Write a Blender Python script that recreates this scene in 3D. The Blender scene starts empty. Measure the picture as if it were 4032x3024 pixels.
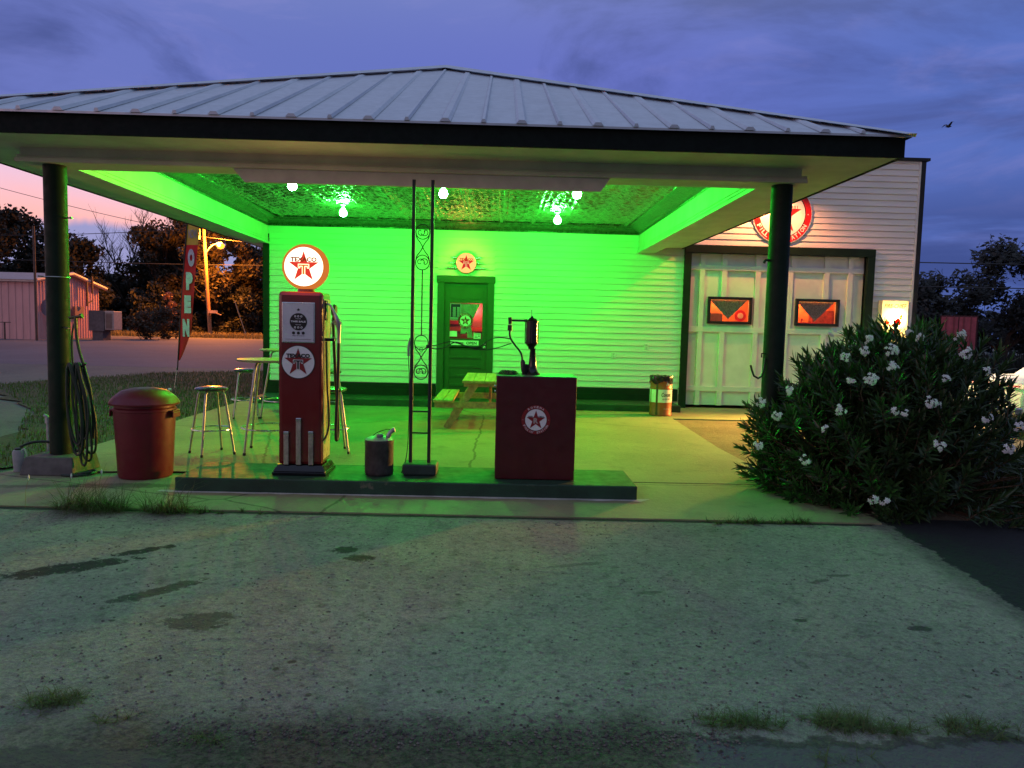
import bpy, math, random
from mathutils import Vector, Matrix
R = math.radians
sc = bpy.context.scene
random.seed(7)

# ------------------------------------------------------------------ camera
def cam_setup():
    yaw, pitch, roll = R(1.0789), R(4.5579), R(1.3823)
    f = Vector((math.sin(yaw)*math.cos(pitch), math.cos(yaw)*math.cos(pitch), -math.sin(pitch)))
    r = Vector((math.cos(yaw), -math.sin(yaw), 0)); u = r.cross(f)
    r2 = math.cos(roll)*r + math.sin(roll)*u
    u2 = -math.sin(roll)*r + math.cos(roll)*u
    cd = bpy.data.cameras.new('camera'); co = bpy.data.objects.new('camera', cd)
    sc.collection.objects.link(co)
    m = Matrix((r2, u2, -f)).transposed().to_4x4(); m.translation = Vector((0, 0, 1.6))
    co.matrix_world = m
    cd.sensor_width = 36; cd.lens = 2911/4032*36; cd.clip_end = 1000; cd.clip_start = .05
    sc.camera = co
cam_setup()

def lin(r, g, b):
    def c(v):
        v /= 255
        return v/12.92 if v <= .04045 else ((v+.055)/1.055)**2.4
    return (c(r), c(g), c(b), 1)

# ------------------------------------------------------------------ world (dusk sky)
class NT:
    def __init__(s, nt): s.t = nt; s.n = nt.nodes; s.l = nt.links
    def add(s, t, **k):
        n = s.n.new(t)
        for a, b in k.items(): setattr(n, a, b)
        return n
    def set(s, sock, v):
        if hasattr(v, 'is_linked') or isinstance(v, bpy.types.NodeSocket): s.l.new(v, sock)
        else:
            if isinstance(v, tuple) and len(v) == 3 and sock.type == 'RGBA': v = v+(1,)
            sock.default_value = v
    def math(s, op, a, b=0., c=None, clamp=False):
        n = s.add('ShaderNodeMath', operation=op, use_clamp=clamp)
        s.set(n.inputs[0], a); s.set(n.inputs[1], b)
        if c is not None: s.set(n.inputs[2], c)
        return n.outputs[0]
    def ramp(s, v, a, b, lo=0., hi=1.):
        n = s.add('ShaderNodeMapRange', interpolation_type='SMOOTHSTEP')
        s.set(n.inputs[0], v); n.inputs[1].default_value = a; n.inputs[2].default_value = b
        n.inputs[3].default_value = lo; n.inputs[4].default_value = hi
        return n.outputs[0]
    def mix(s, f, a, b, mode='MIX'):
        n = s.add('ShaderNodeMix', data_type='RGBA', blend_type=mode)
        s.set(n.inputs[0], f); s.set(n.inputs[6], a); s.set(n.inputs[7], b)
        return n.outputs[2]
    def noise(s, vec, scale, detail=4, rough=.55, out=0, dist=0.):
        n = s.add('ShaderNodeTexNoise'); s.set(n.inputs['Vector'], vec)
        n.inputs['Scale'].default_value = scale; n.inputs['Detail'].default_value = detail
        n.inputs['Roughness'].default_value = rough; n.inputs['Distortion'].default_value = dist
        return n.outputs[out]
    def mapping(s, vec, loc=(0,0,0), rot=(0,0,0), scale=(1,1,1)):
        n = s.add('ShaderNodeMapping'); s.set(n.inputs[0], vec)
        n.inputs[1].default_value = loc; n.inputs[2].default_value = rot; n.inputs[3].default_value = scale
        return n.outputs[0]

w = bpy.data.worlds.new('World'); sc.world = w; w.use_nodes = True
def world():
    q = NT(w.node_tree); q.n.clear()
    tc = q.add('ShaderNodeTexCoord').outputs['Generated']
    sx = q.add('ShaderNodeSeparateXYZ'); q.l.new(tc, sx.inputs[0]); x, y, z = sx.outputs
    # band of sky in front of the lot, from west (left) to east (right)
    az = q.ramp(x, -.6, .55)
    front = q.mix(az, lin(102, 114, 184), lin(84, 108, 182))
    cen = q.ramp(q.math('ABSOLUTE', q.math('SUBTRACT', x, .12)), 0., .45, .6, 0.)
    front = q.mix(cen, front, lin(104, 110, 190))
    # clouds
    st = q.mapping(tc, rot=(0, R(12), 0), scale=(1.5, 1.5, 4.2))
    cl = q.noise(st, 1.9, 7, .58, dist=.5)
    cm = q.ramp(cl, .47, .68)
    cl2 = q.ramp(q.noise(q.mapping(tc, loc=(3, 1, 2), scale=(2.5, 2.5, 9)), 2.2, 6, .6, dist=.5), .5, .72)
    front = q.mix(q.math('MULTIPLY', cl2, .35), front, lin(132, 132, 196))
    front = q.mix(q.math('MULTIPLY', cm, .8), front, lin(66, 78, 134))
    lowr = q.math('MULTIPLY', q.ramp(x, .22, .5), q.ramp(z, .22, .10))
    front = q.mix(q.math('MULTIPLY', lowr, q.ramp(q.noise(q.mapping(tc, scale=(2, 2, 14)), 1.6, 5, .6), .36, .6)), front, lin(62, 78, 138))
    # after-glow low in the west
    wob = q.math('MULTIPLY_ADD', cl, .07, -.035)
    ze = q.math('ADD', z, wob)
    pk = q.math('MULTIPLY', q.ramp(x, -.05, -.30), q.ramp(ze, .24, .145))
    pinkc = q.mix(q.ramp(ze, .17, .09), lin(228, 192, 218), lin(255, 182, 172))
    front = q.mix(pk, front, pinkc)
    # low slate cloud bank under the glow
    bn = q.math('ADD', z, q.math('MULTIPLY_ADD', q.noise(q.mapping(tc, scale=(7, 7, 2)), 1.2, 5, .6), .05, -.025))
    bank = q.math('MULTIPLY', q.ramp(bn, .108, .094), q.ramp(x, -.1, -.3))
    front = q.mix(bank, front, lin(150, 150, 196))
    # the rest of the dome: brighter overcast overhead, dim behind
    over = q.ramp(z, .3, .62)
    col = q.mix(over, front, (.27, .33, .52, 1))
    back = q.math('MULTIPLY', q.ramp(y, .3, -.25), q.ramp(x, -.75, -.45))
    west = q.math('MULTIPLY', q.ramp(x, -.55, -.85), q.ramp(z, .32, .08))
    col = q.mix(west, col, (.95, .55, .56, 1))
    col = q.mix(q.math('MULTIPLY', back, q.ramp(z, .7, .25)), col, (.115, .13, .185, 1))
    below = q.ramp(z, .0, -.03)
    col = q.mix(below, col, (.03, .03, .03, 1))
    bg = q.add('ShaderNodeBackground'); q.set(bg.inputs[0], col); bg.inputs[1].default_value = SKY
    o = q.add('ShaderNodeOutputWorld'); q.l.new(bg.outputs[0], o.inputs[0])
SKY = 1.12
world()
sc.view_settings.view_transform = 'Standard'; sc.view_settings.look = 'None'
sc.view_settings.exposure = 0; sc.view_settings.gamma = 1
sc.render.engine = 'CYCLES'
cy = sc.cycles
cy.max_bounces = 8; cy.diffuse_bounces = 4; cy.glossy_bounces = 4; cy.transparent_max_bounces = 16
cy.sample_clamp_indirect = 4; cy.sample_clamp_direct = 0; cy.use_denoising = True
cy.caustics_reflective = False; cy.caustics_refractive = False

def lamp(name, kind, loc, energy, col, size=.05, parent=None, aim=None, **k):
    l = bpy.data.lights.new(name, kind); l.energy = energy; l.color = col
    if kind == 'SUN': l.angle = size
    else: l.shadow_soft_size = size
    for a, b in k.items(): setattr(l, a, b)
    o = bpy.data.objects.new(name, l); sc.collection.objects.link(o); o.location = loc
    if parent is not None: o.parent = parent; o.location = Vector(loc)-rootloc(parent)
    if aim is not None:
        d = (Vector(aim)-Vector(loc)); o.rotation_euler = d.to_track_quat('-Z', 'Y').to_euler()
    return o

# last glow of the set sun, low in the west behind the camera's left
lamp('sun', 'SUN', (-20, -10, 6), .2, (1, .45, .42), R(14), aim=(0, 14, 0))

# ------------------------------------------------------------------ materials
MATS = {}
def M(name, col, rough=.6, metal=0., var=.12, scale=6., bump=0., bscale=60., coat=0., spots=0., spotcol=(.05, .04, .03), spotscale=4., spec=.5, stretch=(1,1,1)):
    if name in MATS: return MATS[name]
    m = bpy.data.materials.new(name); m.use_nodes = True; q = NT(m.node_tree)
    b = q.n['Principled BSDF']
    tc = q.add('ShaderNodeTexCoord').outputs['Object']
    tc = q.mapping(tc, scale=stretch)
    n = q.noise(tc, scale, 5)
    lo = tuple(c*(1-var) for c in col)+(1,); hi = tuple(min(1, c*(1+var)) for c in col)+(1,)
    c = q.mix(q.ramp(n, .3, .7), lo, hi)
    if spots:
        s = q.ramp(q.noise(tc, spotscale, 6, .65), 1-spots, 1-spots+.08)
        c = q.mix(s, c, spotcol)
    q.set(b.inputs['Base Color'], c)
    r = q.ramp(q.noise(tc, scale*3, 3), .3, .7, max(0, rough-.07), min(1, rough+.07))
    q.set(b.inputs['Roughness'], r)
    b.inputs['Metallic'].default_value = metal
    b.inputs['Specular IOR Level'].default_value = spec
    b.inputs['Coat Weight'].default_value = coat; b.inputs['Coat Roughness'].default_value = .08
    if bump:
        bn = q.add('ShaderNodeBump'); bn.inputs['Strength'].default_value = bump; bn.inputs['Distance'].default_value = .01
        q.set(bn.inputs['Height'], q.noise(tc, bscale, 4)); q.l.new(bn.outputs[0], b.inputs['Normal'])
    MATS[name] = m
    return m
def EM(name, col, strength):
    if name in MATS: return MATS[name]
    m = bpy.data.materials.new(name); m.use_nodes = True; q = NT(m.node_tree); q.n.clear()
    e = q.add('ShaderNodeEmission'); e.inputs[0].default_value = tuple(col)+(1,); e.inputs[1].default_value = strength
    o = q.add('ShaderNodeOutputMaterial'); q.l.new(e.outputs[0], o.inputs[0]); MATS[name] = m
    return m

siding = M('white_siding_paint', (.72, .71, .67), .55, var=.05, scale=3, bump=.15, bscale=25, spots=.28, spotcol=(.5, .47, .4), spotscale=9, stretch=(.3, .3, 1.5))
cream = M('cream_trim_paint', (.62, .58, .48), .55, var=.10, scale=2.5, bump=.08, bscale=20)
white = M('white_paint', (.72, .71, .66), .5, var=.06, scale=4, bump=.05, bscale=30)
dgreen = M('dark_green_paint', (.006, .020, .010), .6, var=.2, scale=5, bump=.1, bscale=25, spec=.22)
doorgreen = M('door_green_paint', (.022, .07, .018), .45, var=.12, scale=3, bump=.06, bscale=25)
black = M('black_paint', (.008, .008, .009), .45, var=.2)
blackg = M('black_gloss', (.006, .006, .007), .18, var=.2)
rubber = M('black_rubber', (.012, .012, .012), .55, var=.3)
chrome = M('chrome', (.62, .62, .62), .22, 1., var=.06)
steel = M('brushed_steel', (.42, .42, .40), .38, 1., var=.15, scale=12)
galv = M('galvanised_steel', (.40, .42, .43), .5, .7, var=.15, scale=14)
pumpred = M('pump_red_enamel', (.14, .007, .006), .16, var=.08, scale=3, coat=.6)
cabred = M('cabinet_dark_red', (.065, .005, .007), .35, var=.12, scale=4, bump=.04)
signred = M('sign_red', (.55, .012, .015), .35, var=.05)
darkred = M('decal_dark_red', (.22, .012, .015), .4, var=.08)
signwhite = M('sign_white_enamel', (.75, .76, .75), .25, var=.04)
signblack = M('sign_black', (.01, .01, .01), .4)
islandpaint = M('island_green_paint', (.010, .045, .022), .6, var=.3, scale=3, bump=.35, bscale=30, spots=.36, spotcol=(.10, .11, .07), spotscale=5)
bindred = M('bin_red_plastic', (.125, .004, .013), .45, var=.08, scale=5, bump=.05)
wood = M('picnic_pine', (.50, .34, .13), .6, var=.22, scale=3, bump=.2, bscale=40, stretch=(6, .6, 6))
orangep = M('drum_orange_paint', (.36, .08, .015), .4, var=.18, scale=8, spots=.36, spotcol=(.10, .04, .02), spotscale=7)
pinklit_steel = M('pink_lit_wall_panels', (.80, .42, .38), .6, var=.08, scale=2, spots=.35, spotcol=(.3, .22, .18), spotscale=3, stretch=(1, 1, .3))  # pink light falling on the shed is put into the wall colour
brown = M('rusty_brown_metal', (.12, .07, .05), .7, var=.2)
polewood = M('utility_pole_wood', (.30, .17, .09), .8, var=.3, scale=5, bump=.4, bscale=12, stretch=(4, 4, .4))
contred = M('container_red', (.05, .010, .014), .6, var=.2, scale=3)
bark = M('tree_bark', (.05, .035, .025), .9, var=.3, scale=5)
glassy = None
def glass():
    m = bpy.data.materials.new('window_glass'); m.use_nodes = True; q = NT(m.node_tree); q.n.clear()
    t = q.add('ShaderNodeBsdfTransparent'); g = q.add('ShaderNodeBsdfGlossy'); g.inputs['Roughness'].default_value = .03
    fr = q.add('ShaderNodeFresnel'); fr.inputs[0].default_value = 1.45
    mx = q.add('ShaderNodeMixShader'); q.l.new(fr.outputs[0], mx.inputs[0]); q.l.new(t.outputs[0], mx.inputs[1]); q.l.new(g.outputs[0], mx.inputs[2])
    o = q.add('ShaderNodeOutputMaterial'); q.l.new(mx.outputs[0], o.inputs[0]); return m
glassy = glass()

def leaf_mat(name, a, b, rough=.5, trans=.25):
    m = bpy.data.materials.new(name); m.use_nodes = True; q = NT(m.node_tree)
    bs = q.n['Principled BSDF']
    g = q.add('ShaderNodeNewGeometry')
    c = q.mix(g.outputs['Random Per Island'], a+(1,), b+(1,))
    q.set(bs.inputs['Base Color'], c); bs.inputs['Roughness'].default_value = rough
    tr = q.add('ShaderNodeBsdfTranslucent'); q.set(tr.inputs[0], c)
    mx = q.add('ShaderNodeMixShader'); mx.inputs[0].default_value = trans
    q.l.new(bs.outputs[0], mx.inputs[1]); q.l.new(tr.outputs[0], mx.inputs[2])
    q.l.new(mx.outputs[0], q.n['Material Output'].inputs[0]); MATS[name] = m
    return m
olea = leaf_mat('oleander_leaves', (.016, .042, .012), (.045, .098, .028), .36)
tleaf = leaf_mat('tree_leaves', (.010, .011, .006), (.045, .032, .012), .6)
tleafd = leaf_mat('dark_tree_leaves', (.007, .009, .007), (.018, .020, .012), .6)
grassm = leaf_mat('grass_blades', (.05, .08, .02), (.11, .13, .035), .7)
drygrass = leaf_mat('dry_grass_blades', (.16, .13, .05), (.26, .21, .08), .7)
petal = leaf_mat('white_petals', (.62, .66, .64), (.8, .82, .8), .6, .3)

def ellipse(q, P, cx, cy, rx, ry, ang, soft=.25, wob=None):
    """mask of a stain lying on the ground, with a ragged outline"""
    sx = q.add('ShaderNodeSeparateXYZ'); q.l.new(P, sx.inputs[0])
    dx = q.math('SUBTRACT', sx.outputs[0], cx); dy = q.math('SUBTRACT', sx.outputs[1], cy)
    ca, sa = math.cos(ang), math.sin(ang)
    u = q.math('ADD', q.math('MULTIPLY', dx, ca/rx), q.math('MULTIPLY', dy, sa/rx))
    v = q.math('ADD', q.math('MULTIPLY', dx, -sa/ry), q.math('MULTIPLY', dy, ca/ry))
    d = q.math('SQRT', q.math('ADD', q.math('MULTIPLY', u, u), q.math('MULTIPLY', v, v)))
    if wob is not None: d = q.math('ADD', d, wob)
    return q.ramp(d, 1.0, 1.0-soft)

def ground_mat(name, c1, c2, dark, spec=.3, grain=.35, bump=.5, stains=(), pits=.30, rough=.85, bandy=None, cracks=0., base_scale=.5):
    m = bpy.data.materials.new(name); m.use_nodes = True; q = NT(m.node_tree)
    b = q.n['Principled BSDF']; P = q.add('ShaderNodeNewGeometry').outputs['Position']
    big = q.noise(P, base_scale, 6, .6, dist=.4); mid = q.noise(P, 3.2, 5, .6); fine = q.noise(P, 42, 4, .7); vf = q.noise(P, 150, 2, .6)
    c = q.mix(q.ramp(big, .33, .67), c1+(1,), c2+(1,))
    c = q.mix(q.math('MULTIPLY', q.ramp(mid, .52, .75), .5), c, dark+(1,))
    m14 = q.noise(P, 13, 6, .75)
    c = q.mix(q.math('MULTIPLY', q.ramp(m14, .50, .70), grain), c, dark+(1,))
    g = q.math('MULTIPLY_ADD', fine, grain*2, 1-grain)
    g2 = q.math('MULTIPLY_ADD', vf, grain*1.4, 1-grain*.7)
    gg = q.math('MULTIPLY', g, g2)
    cc = q.add('ShaderNodeCombineColor'); [q.l.new(gg, cc.inputs[i]) for i in range(3)]
    c = q.mix(1., c, cc.outputs[0], 'MULTIPLY')
    if pits:
        vo = q.add('ShaderNodeTexVoronoi'); q.l.new(P, vo.inputs['Vector']); vo.inputs['Scale'].default_value = 5.5
        pr = q.ramp(vo.outputs['Distance'], .11, .06)
        cv = q.add('ShaderNodeSeparateColor'); q.l.new(vo.outputs['Color'], cv.inputs[0])
        pr = q.math('MULTIPLY', pr, q.ramp(cv.outputs[0], 1-pits, 1-pits+.02))
        c = q.mix(q.math('MULTIPLY', pr, .75), c, tuple(v*.25 for v in dark)+(1,))
    wob = q.math('MULTIPLY_ADD', q.noise(P, 11, 7, .72), 2.6, -1.3)
    for (cx, cyy, rx, ry, a, k) in stains:
        e = ellipse(q, P, cx, cyy, rx, ry, a, .3, wob)
        c = q.mix(q.math('MULTIPLY', e, k), c, tuple(v*.10 for v in c1)+(1,))
    if bandy:       # the broken edge of the lot: damp dark gravel, then old patched road
        sx = q.add('ShaderNodeSeparateXYZ'); q.l.new(P, sx.inputs[0])
        wn = q.math('MULTIPLY_ADD', q.noise(P, 2.2, 7, .68), .55, -.275)
        yy = q.math('ADD', sx.outputs[1], wn); xx = q.math('ADD', sx.outputs[0], q.math('MULTIPLY', wn, 1.2))
        slab_l = q.math('MULTIPLY', q.ramp(yy, 2.66, 2.62), q.ramp(xx, -1.12, -1.16))
        slab_r = q.math('MULTIPLY', q.ramp(yy, 2.80, 2.77), q.ramp(xx, .72, .76))
        dm_ = q.math('MULTIPLY', q.ramp(yy, 3.10, 2.72), q.math('MULTIPLY', q.ramp(xx, -2.4, -1.2), q.ramp(xx, 1.0, .55)))
        dirt = q.mix(q.ramp(fine, .35, .65), (.018, .016, .013, 1), (.085, .072, .055, 1))
        c = q.mix(q.math('MULTIPLY', dm_, .93), c, dirt)
        c = q.mix(slab_l, c, q.mix(fine, (.05, .052, .045, 1), (.10, .098, .085, 1)))
        c = q.mix(slab_r, c, q.mix(fine, (.075, .075, .08, 1), (.125, .12, .125, 1)))
        for e0, m0 in ((q.ramp(yy, 2.70, 2.64), slab_l), (q.ramp(yy, 2.84, 2.78), slab_r)):
            rim = q.math('SUBTRACT', e0, m0, clamp=True)
        rim = q.math('MULTIPLY', q.ramp(yy, 2.84, 2.81), q.math('MULTIPLY', q.ramp(yy, 2.75, 2.78), q.ramp(xx, .72, .76)))
        c = q.mix(q.math('MULTIPLY', rim, .7), c, (.02, .02, .015, 1))
    if bandy:
        ed = q.math('SUBTRACT', q.math('ADD', sx.outputs[0], q.math('MULTIPLY', wn, .35)), q.math('MULTIPLY_ADD', sx.outputs[1], .10, 2.70))
        ed2 = q.math('ADD', ed, q.math('MULTIPLY_ADD', q.noise(P, 16, 5, .7), .22, -.11))
        am = q.ramp(ed2, .0, .035)
        c = q.mix(am, c, (.013, .0145, .015, 1))
        fringe = q.math('MULTIPLY', q.ramp(ed2, -.22, -.02), q.math('SUBTRACT', 1., am))
        c = q.mix(q.math('MULTIPLY', fringe, q.ramp(fine, .35, .6, .2, .8)), c, (.05, .05, .042, 1))
    crk = None
    if cracks:
        v2 = q.add('ShaderNodeTexVoronoi', feature='DISTANCE_TO_EDGE'); 
        q.set(v2.inputs['Vector'], q.mix(.12, P, q.noise(P, 2.2, 5, .6, out=1), 'ADD')); v2.inputs['Scale'].default_value = cracks
        crk = q.ramp(v2.outputs['Distance'], .004, .0015)
        c = q.mix(q.math('MULTIPLY', crk, .6), c, tuple(v*.25 for v in dark)+(1,))
    q.set(b.inputs['Base Color'], c); b.inputs['Roughness'].default_value = rough
    b.inputs['Specular IOR Level'].default_value = spec
    bn = q.add('ShaderNodeBump'); bn.inputs['Strength'].default_value = bump; bn.inputs['Distance'].default_value = .03
    h = q.math('ADD', q.math('MULTIPLY', fine, .6), q.math('MULTIPLY', q.noise(P, 14, 4, .6), 1.))
    q.set(bn.inputs['Height'], h); q.l.new(bn.outputs[0], b.inputs['Normal'])
    MATS[name] = m
    return m
stains = [(-2.72, 4.66, .46, .12, .62, .95), (-2.42, 5.04, .24, .06, .7, .95), (-1.98, 4.28, .32, .08, .85, .8), (-1.55, 3.86, .19, .13, .2, .7),
          (-1.05, 5.15, .09, .10, .3, .9), (-.93, 4.97, .10, .09, -.4, .9), (1.72, 4.00, .05, .03, 0, .8), (2.36, 3.92, .08, .04, 0, .75),
          (2.12, 4.66, .10, .03, .5, .6), (2.3, 4.78, .1, .03, .1, .6), (.95, 4.4, .1, .03, .2, .5), (-.95, 3.4, .03, .02, 0, .8), (.55, 4.9, .25, .03, .3, .35)]
lotm = ground_mat('worn_lot_surface', (.195, .20, .168), (.275, .268, .215), (.085, .085, .075), grain=.75, bump=1.0, stains=stains, bandy=(2.70, 2.80, 2.30, 2.10), pits=.6)
slabm = ground_mat('smooth_concrete', (.21, .215, .12), (.29, .28, .15), (.12, .12, .07), grain=.2, bump=.3, pits=.0, rough=.7, base_scale=.7,
                   stains=[(-3.5, 6.95, .6, .12, .1, .55), (.9, 12.2, .05, .03, 0, .6), (-1.9, 7.9, .12, .03, .6, .6), (-4.3, 6.85, .5, .07, .1, .45)], cracks=.23)
dirtm = ground_mat('gravel_ground', (.12, .125, .11), (.17, .17, .14), (.07, .07, .055), grain=.4, bump=.8, pits=.1, base_scale=.25)
soilm = ground_mat('bare_soil', (.13, .10, .06), (.19, .15, .09), (.07, .06, .035), grain=.5, bump=.8, pits=0, base_scale=1.)
turfm = ground_mat('turf_soil', (.05, .06, .03), (.08, .085, .04), (.03, .035, .02), grain=.5, bump=.8, pits=0)
roadm = ground_mat('foreground_road', (.12, .12, .10), (.17, .16, .13), (.06, .055, .045), grain=.4, bump=.6, pits=.1, cracks=.9)
padm = ground_mat('old_concrete_pad', (.19, .19, .19), (.24, .23, .22), (.13, .12, .12), grain=.2, bump=.3, pits=0, cracks=.7)
dirtband = ground_mat('damp_gravel', (.075, .065, .05), (.11, .10, .08), (.045, .04, .03), grain=.55, bump=1., pits=.0, base_scale=2.)
asphm = ground_mat('dark_asphalt', (.022, .023, .024), (.032, .033, .034), (.015, .015, .016), grain=.3, bump=.35, pits=0)
farroad = ground_mat('caliche_road', (.10, .098, .115), (.135, .13, .15), (.07, .068, .08), grain=.3, bump=.4, pits=0, base_scale=.15)

def tin():
    m = bpy.data.materials.new('pressed_tin'); m.use_nodes = True; q = NT(m.node_tree)
    b = q.n['Principled BSDF']; P = q.add('ShaderNodeTexCoord').outputs['Object']
    b.inputs['Base Color'].default_value = (.30, .30, .26, 1); b.inputs['Metallic'].default_value = .9; b.inputs['Roughness'].default_value = .27
    sx = q.add('ShaderNodeSeparateXYZ'); q.l.new(P, sx.inputs[0])
    def seam(s, per, wd):
        f = q.math('PINGPONG', s, per/2)
        return q.ramp(f, wd, 0.)
    s1 = q.math('MAXIMUM', seam(sx.outputs[0], .61, .018), seam(sx.outputs[1], .61, .018))
    s2 = q.math('MAXIMUM', seam(sx.outputs[0], .1525, .018), seam(sx.outputs[1], .1525, .018))
    vo = q.add('ShaderNodeTexVoronoi'); q.l.new(P, vo.inputs['Vector']); vo.inputs['Scale'].default_value = 21
    n = q.noise(P, 26, 3, .6)
    h = q.math('ADD', q.math('MULTIPLY', s1, 1.2), q.math('ADD', q.math('MULTIPLY', s2, .7), q.math('ADD', q.math('MULTIPLY', vo.outputs['Distance'], .9), q.math('MULTIPLY', n, 1.1))))
    bn = q.add('ShaderNodeBump'); bn.inputs['Strength'].default_value = .5; bn.inputs['Distance'].default_value = .012
    q.set(bn.inputs['Height'], h); q.l.new(bn.outputs[0], b.inputs['Normal'])
    return m
tinm = tin()
corn = M('tin_cornice', (.10, .12, .09), .32, .7, var=.3, scale=12, bump=1.0, bscale=18)
roofm = M('roof_metal', (.46, .52, .57), .42, .35, var=.05, scale=4, bump=.04, bscale=8, spots=.27, spotcol=(.35, .36, .38), spotscale=2)

# ------------------------------------------------------------------ mesh helpers
def rootloc(o):
    v = Vector((0, 0, 0))
    while o is not None: v += o.location; o = o.parent
    return v
def tag(o, label=None, cat=None, group=None, kind=None):
    if label: o['label'] = label
    if cat: o['category'] = cat
    if group: o['group'] = group
    if kind: o['kind'] = kind
    return o
def thing(name, label, cat, loc=(0, 0, 0), group=None):
    o = bpy.data.objects.new(name, None); sc.collection.objects.link(o); o.location = loc; o.empty_display_size = .1
    return tag(o, label, cat, group)
class MB:
    def __init__(s): s.v = []; s.f = []; s.sm = []
    def add(s, vs, fs, smooth=False):
        k = len(s.v); s.v += [tuple(v) for v in vs]; s.f += [tuple(i+k for i in f) for f in fs]; s.sm += [smooth]*len(fs); return s
    def box(s, x0, x1, y0, y1, z0, z1):
        vs = [(x, y, z) for z in (z0, z1) for y in (y0, y1) for x in (x0, x1)]
        return s.add(vs, [(0, 2, 3, 1), (4, 5, 7, 6), (0, 1, 5, 4), (2, 6, 7, 3), (0, 4, 6, 2), (1, 3, 7, 5)])
    def obox(s, c, dx, dy, dz, mat):
        vs = [Vector(c)+mat@Vector((a*dx/2, b*dy/2, e*dz/2)) for e in (-1, 1) for b in (-1, 1) for a in (-1, 1)]
        return s.add(vs, [(0, 2, 3, 1), (4, 5, 7, 6), (0, 1, 5, 4), (2, 6, 7, 3), (0, 4, 6, 2), (1, 3, 7, 5)])
    def hexa(s, a, b):      # two quads (lists of 4 points), joined
        return s.add(list(a)+list(b), [(3, 2, 1, 0), (4, 5, 6, 7), (0, 1, 5, 4), (1, 2, 6, 5), (2, 3, 7, 6), (3, 0, 4, 7)])
    def bar(s, p, q, wd, ht, up=(0, 0, 1)):
        p, q = Vector(p), Vector(q); d = (q-p).normalized(); up = Vector(up)
        r = d.cross(up).normalized(); u = r.cross(d)
        c = [(-1, -1), (1, -1), (1, 1), (-1, 1)]
        return s.hexa([p+r*a*wd/2+u*b*ht/2 for a, b in c], [q+r*a*wd/2+u*b*ht/2 for a, b in c])
    def tube(s, pts, r, n=10, closed=False, caps=True):
        pts = [Vector(p) for p in pts]; L = len(pts); rs = r if isinstance(r, (list, tuple)) else [r]*L
        k = []; ref = Vector((.13, .29, 1)).normalized(); prev = None
        for i, p in enumerate(pts):
            a = pts[(i-1) % L] if (closed or i > 0) else p; b = pts[(i+1) % L] if (closed or i < L-1) else p
            t = (b-a).normalized()
            if prev is None:
                u = t.cross(ref)
                if u.length < .1: u = t.cross(Vector((1, 0, 0)))
                u.normalize()
            else:
                u = (prev-t*prev.dot(t)); u = u.normalized() if u.length > 1e-5 else t.orthogonal().normalized()
            prev = u; v2 = t.cross(u)
            k.append([p+(u*math.cos(6.28318*j/n)+v2*math.sin(6.28318*j/n))*rs[i] for j in range(n)])
        vs = [v for ring in k for v in ring]; fs = []
        for i in range(L if closed else L-1):
            i2 = (i+1) % L
            for j in range(n): fs.append((i*n+j, i*n+(j+1) % n, i2*n+(j+1) % n, i2*n+j))
        s.add(vs, fs, True)
        if caps and not closed:
            s.add(k[0], [tuple(reversed(range(n)))]); s.add(k[-1], [tuple(range(n))])
        return s
    def lathe(s, prof, c=(0, 0, 0), n=32, axis='Z', caps=True):
        def P(r, h, a):
            x, y = r*math.cos(a), r*math.sin(a)
            if axis == 'Z': return (c[0]+x, c[1]+y, c[2]+h)
            if axis == 'Y': return (c[0]+x, c[1]+h, c[2]-y)
            return (c[0]+h, c[1]+x, c[2]+y)
        vs = [P(r, h, 6.283185*j/n) for r, h in prof for j in range(n)]; fs = []
        for i in range(len(prof)-1):
            for j in range(n): fs.append((i*n+j, i*n+(j+1) % n, (i+1)*n+(j+1) % n, (i+1)*n+j))
        s.add(vs, fs, True)
        if caps:
            if prof[0][0] > 1e-4: s.add(vs[:n], [tuple(reversed(range(n)))])
            if prof[-1][0] > 1e-4: s.add(vs[-n:], [tuple(range(n))])
        return s
    def ring(s, c, R_, r, n=40, m=8, axis='Z'):
        pts = []
        for i in range(n):
            a = 6.283185*i/n
            pts.append((c[0]+R_*math.cos(a), c[1]+R_*math.sin(a), c[2]) if axis == 'Z' else (c[0]+R_*math.cos(a), c[1], c[2]+R_*math.sin(a)))
        return s.tube(pts, r, m, closed=True)
    def poly(s, pts, y, th=.003):       # flat shape in the X-Z plane facing -Y, front at y
        n = len(pts)
        a = sum(pts[i][0]*pts[(i+1) % n][1]-pts[(i+1) % n][0]*pts[i][1] for i in range(n))
        if a < 0: pts = pts[::-1]
        vs = [(p[0], y, p[1]) for p in pts]+[(p[0], y+th, p[1]) for p in pts]
        return s.add(vs, [tuple(range(n)), tuple(reversed(range(n, 2*n)))]+[(i, i+n, (i+1) % n+n, (i+1) % n) for i in range(n)])
    def disc(s, cx, cz, r, y, th=.003, n=48):
        return s.poly([(cx+r*math.cos(6.283185*i/n), cz+r*math.sin(6.283185*i/n)) for i in range(n)], y, th)
    def annulus(s, cx, cz, r0, r1, y, th=.003, n=48):
        vs = []
        for r, yy in ((r0, y), (r1, y), (r1, y+th), (r0, y+th)):
            vs += [(cx+r*math.cos(6.283185*i/n), yy, cz+r*math.sin(6.283185*i/n)) for i in range(n)]
        fs = []
        for k in range(4):
            k2 = (k+1) % 4
            for i in range(n): fs.append((k*n+i, k2*n+i, k2*n+(i+1) % n, k*n+(i+1) % n)[::-1])
        return s.add(vs, fs)
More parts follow.
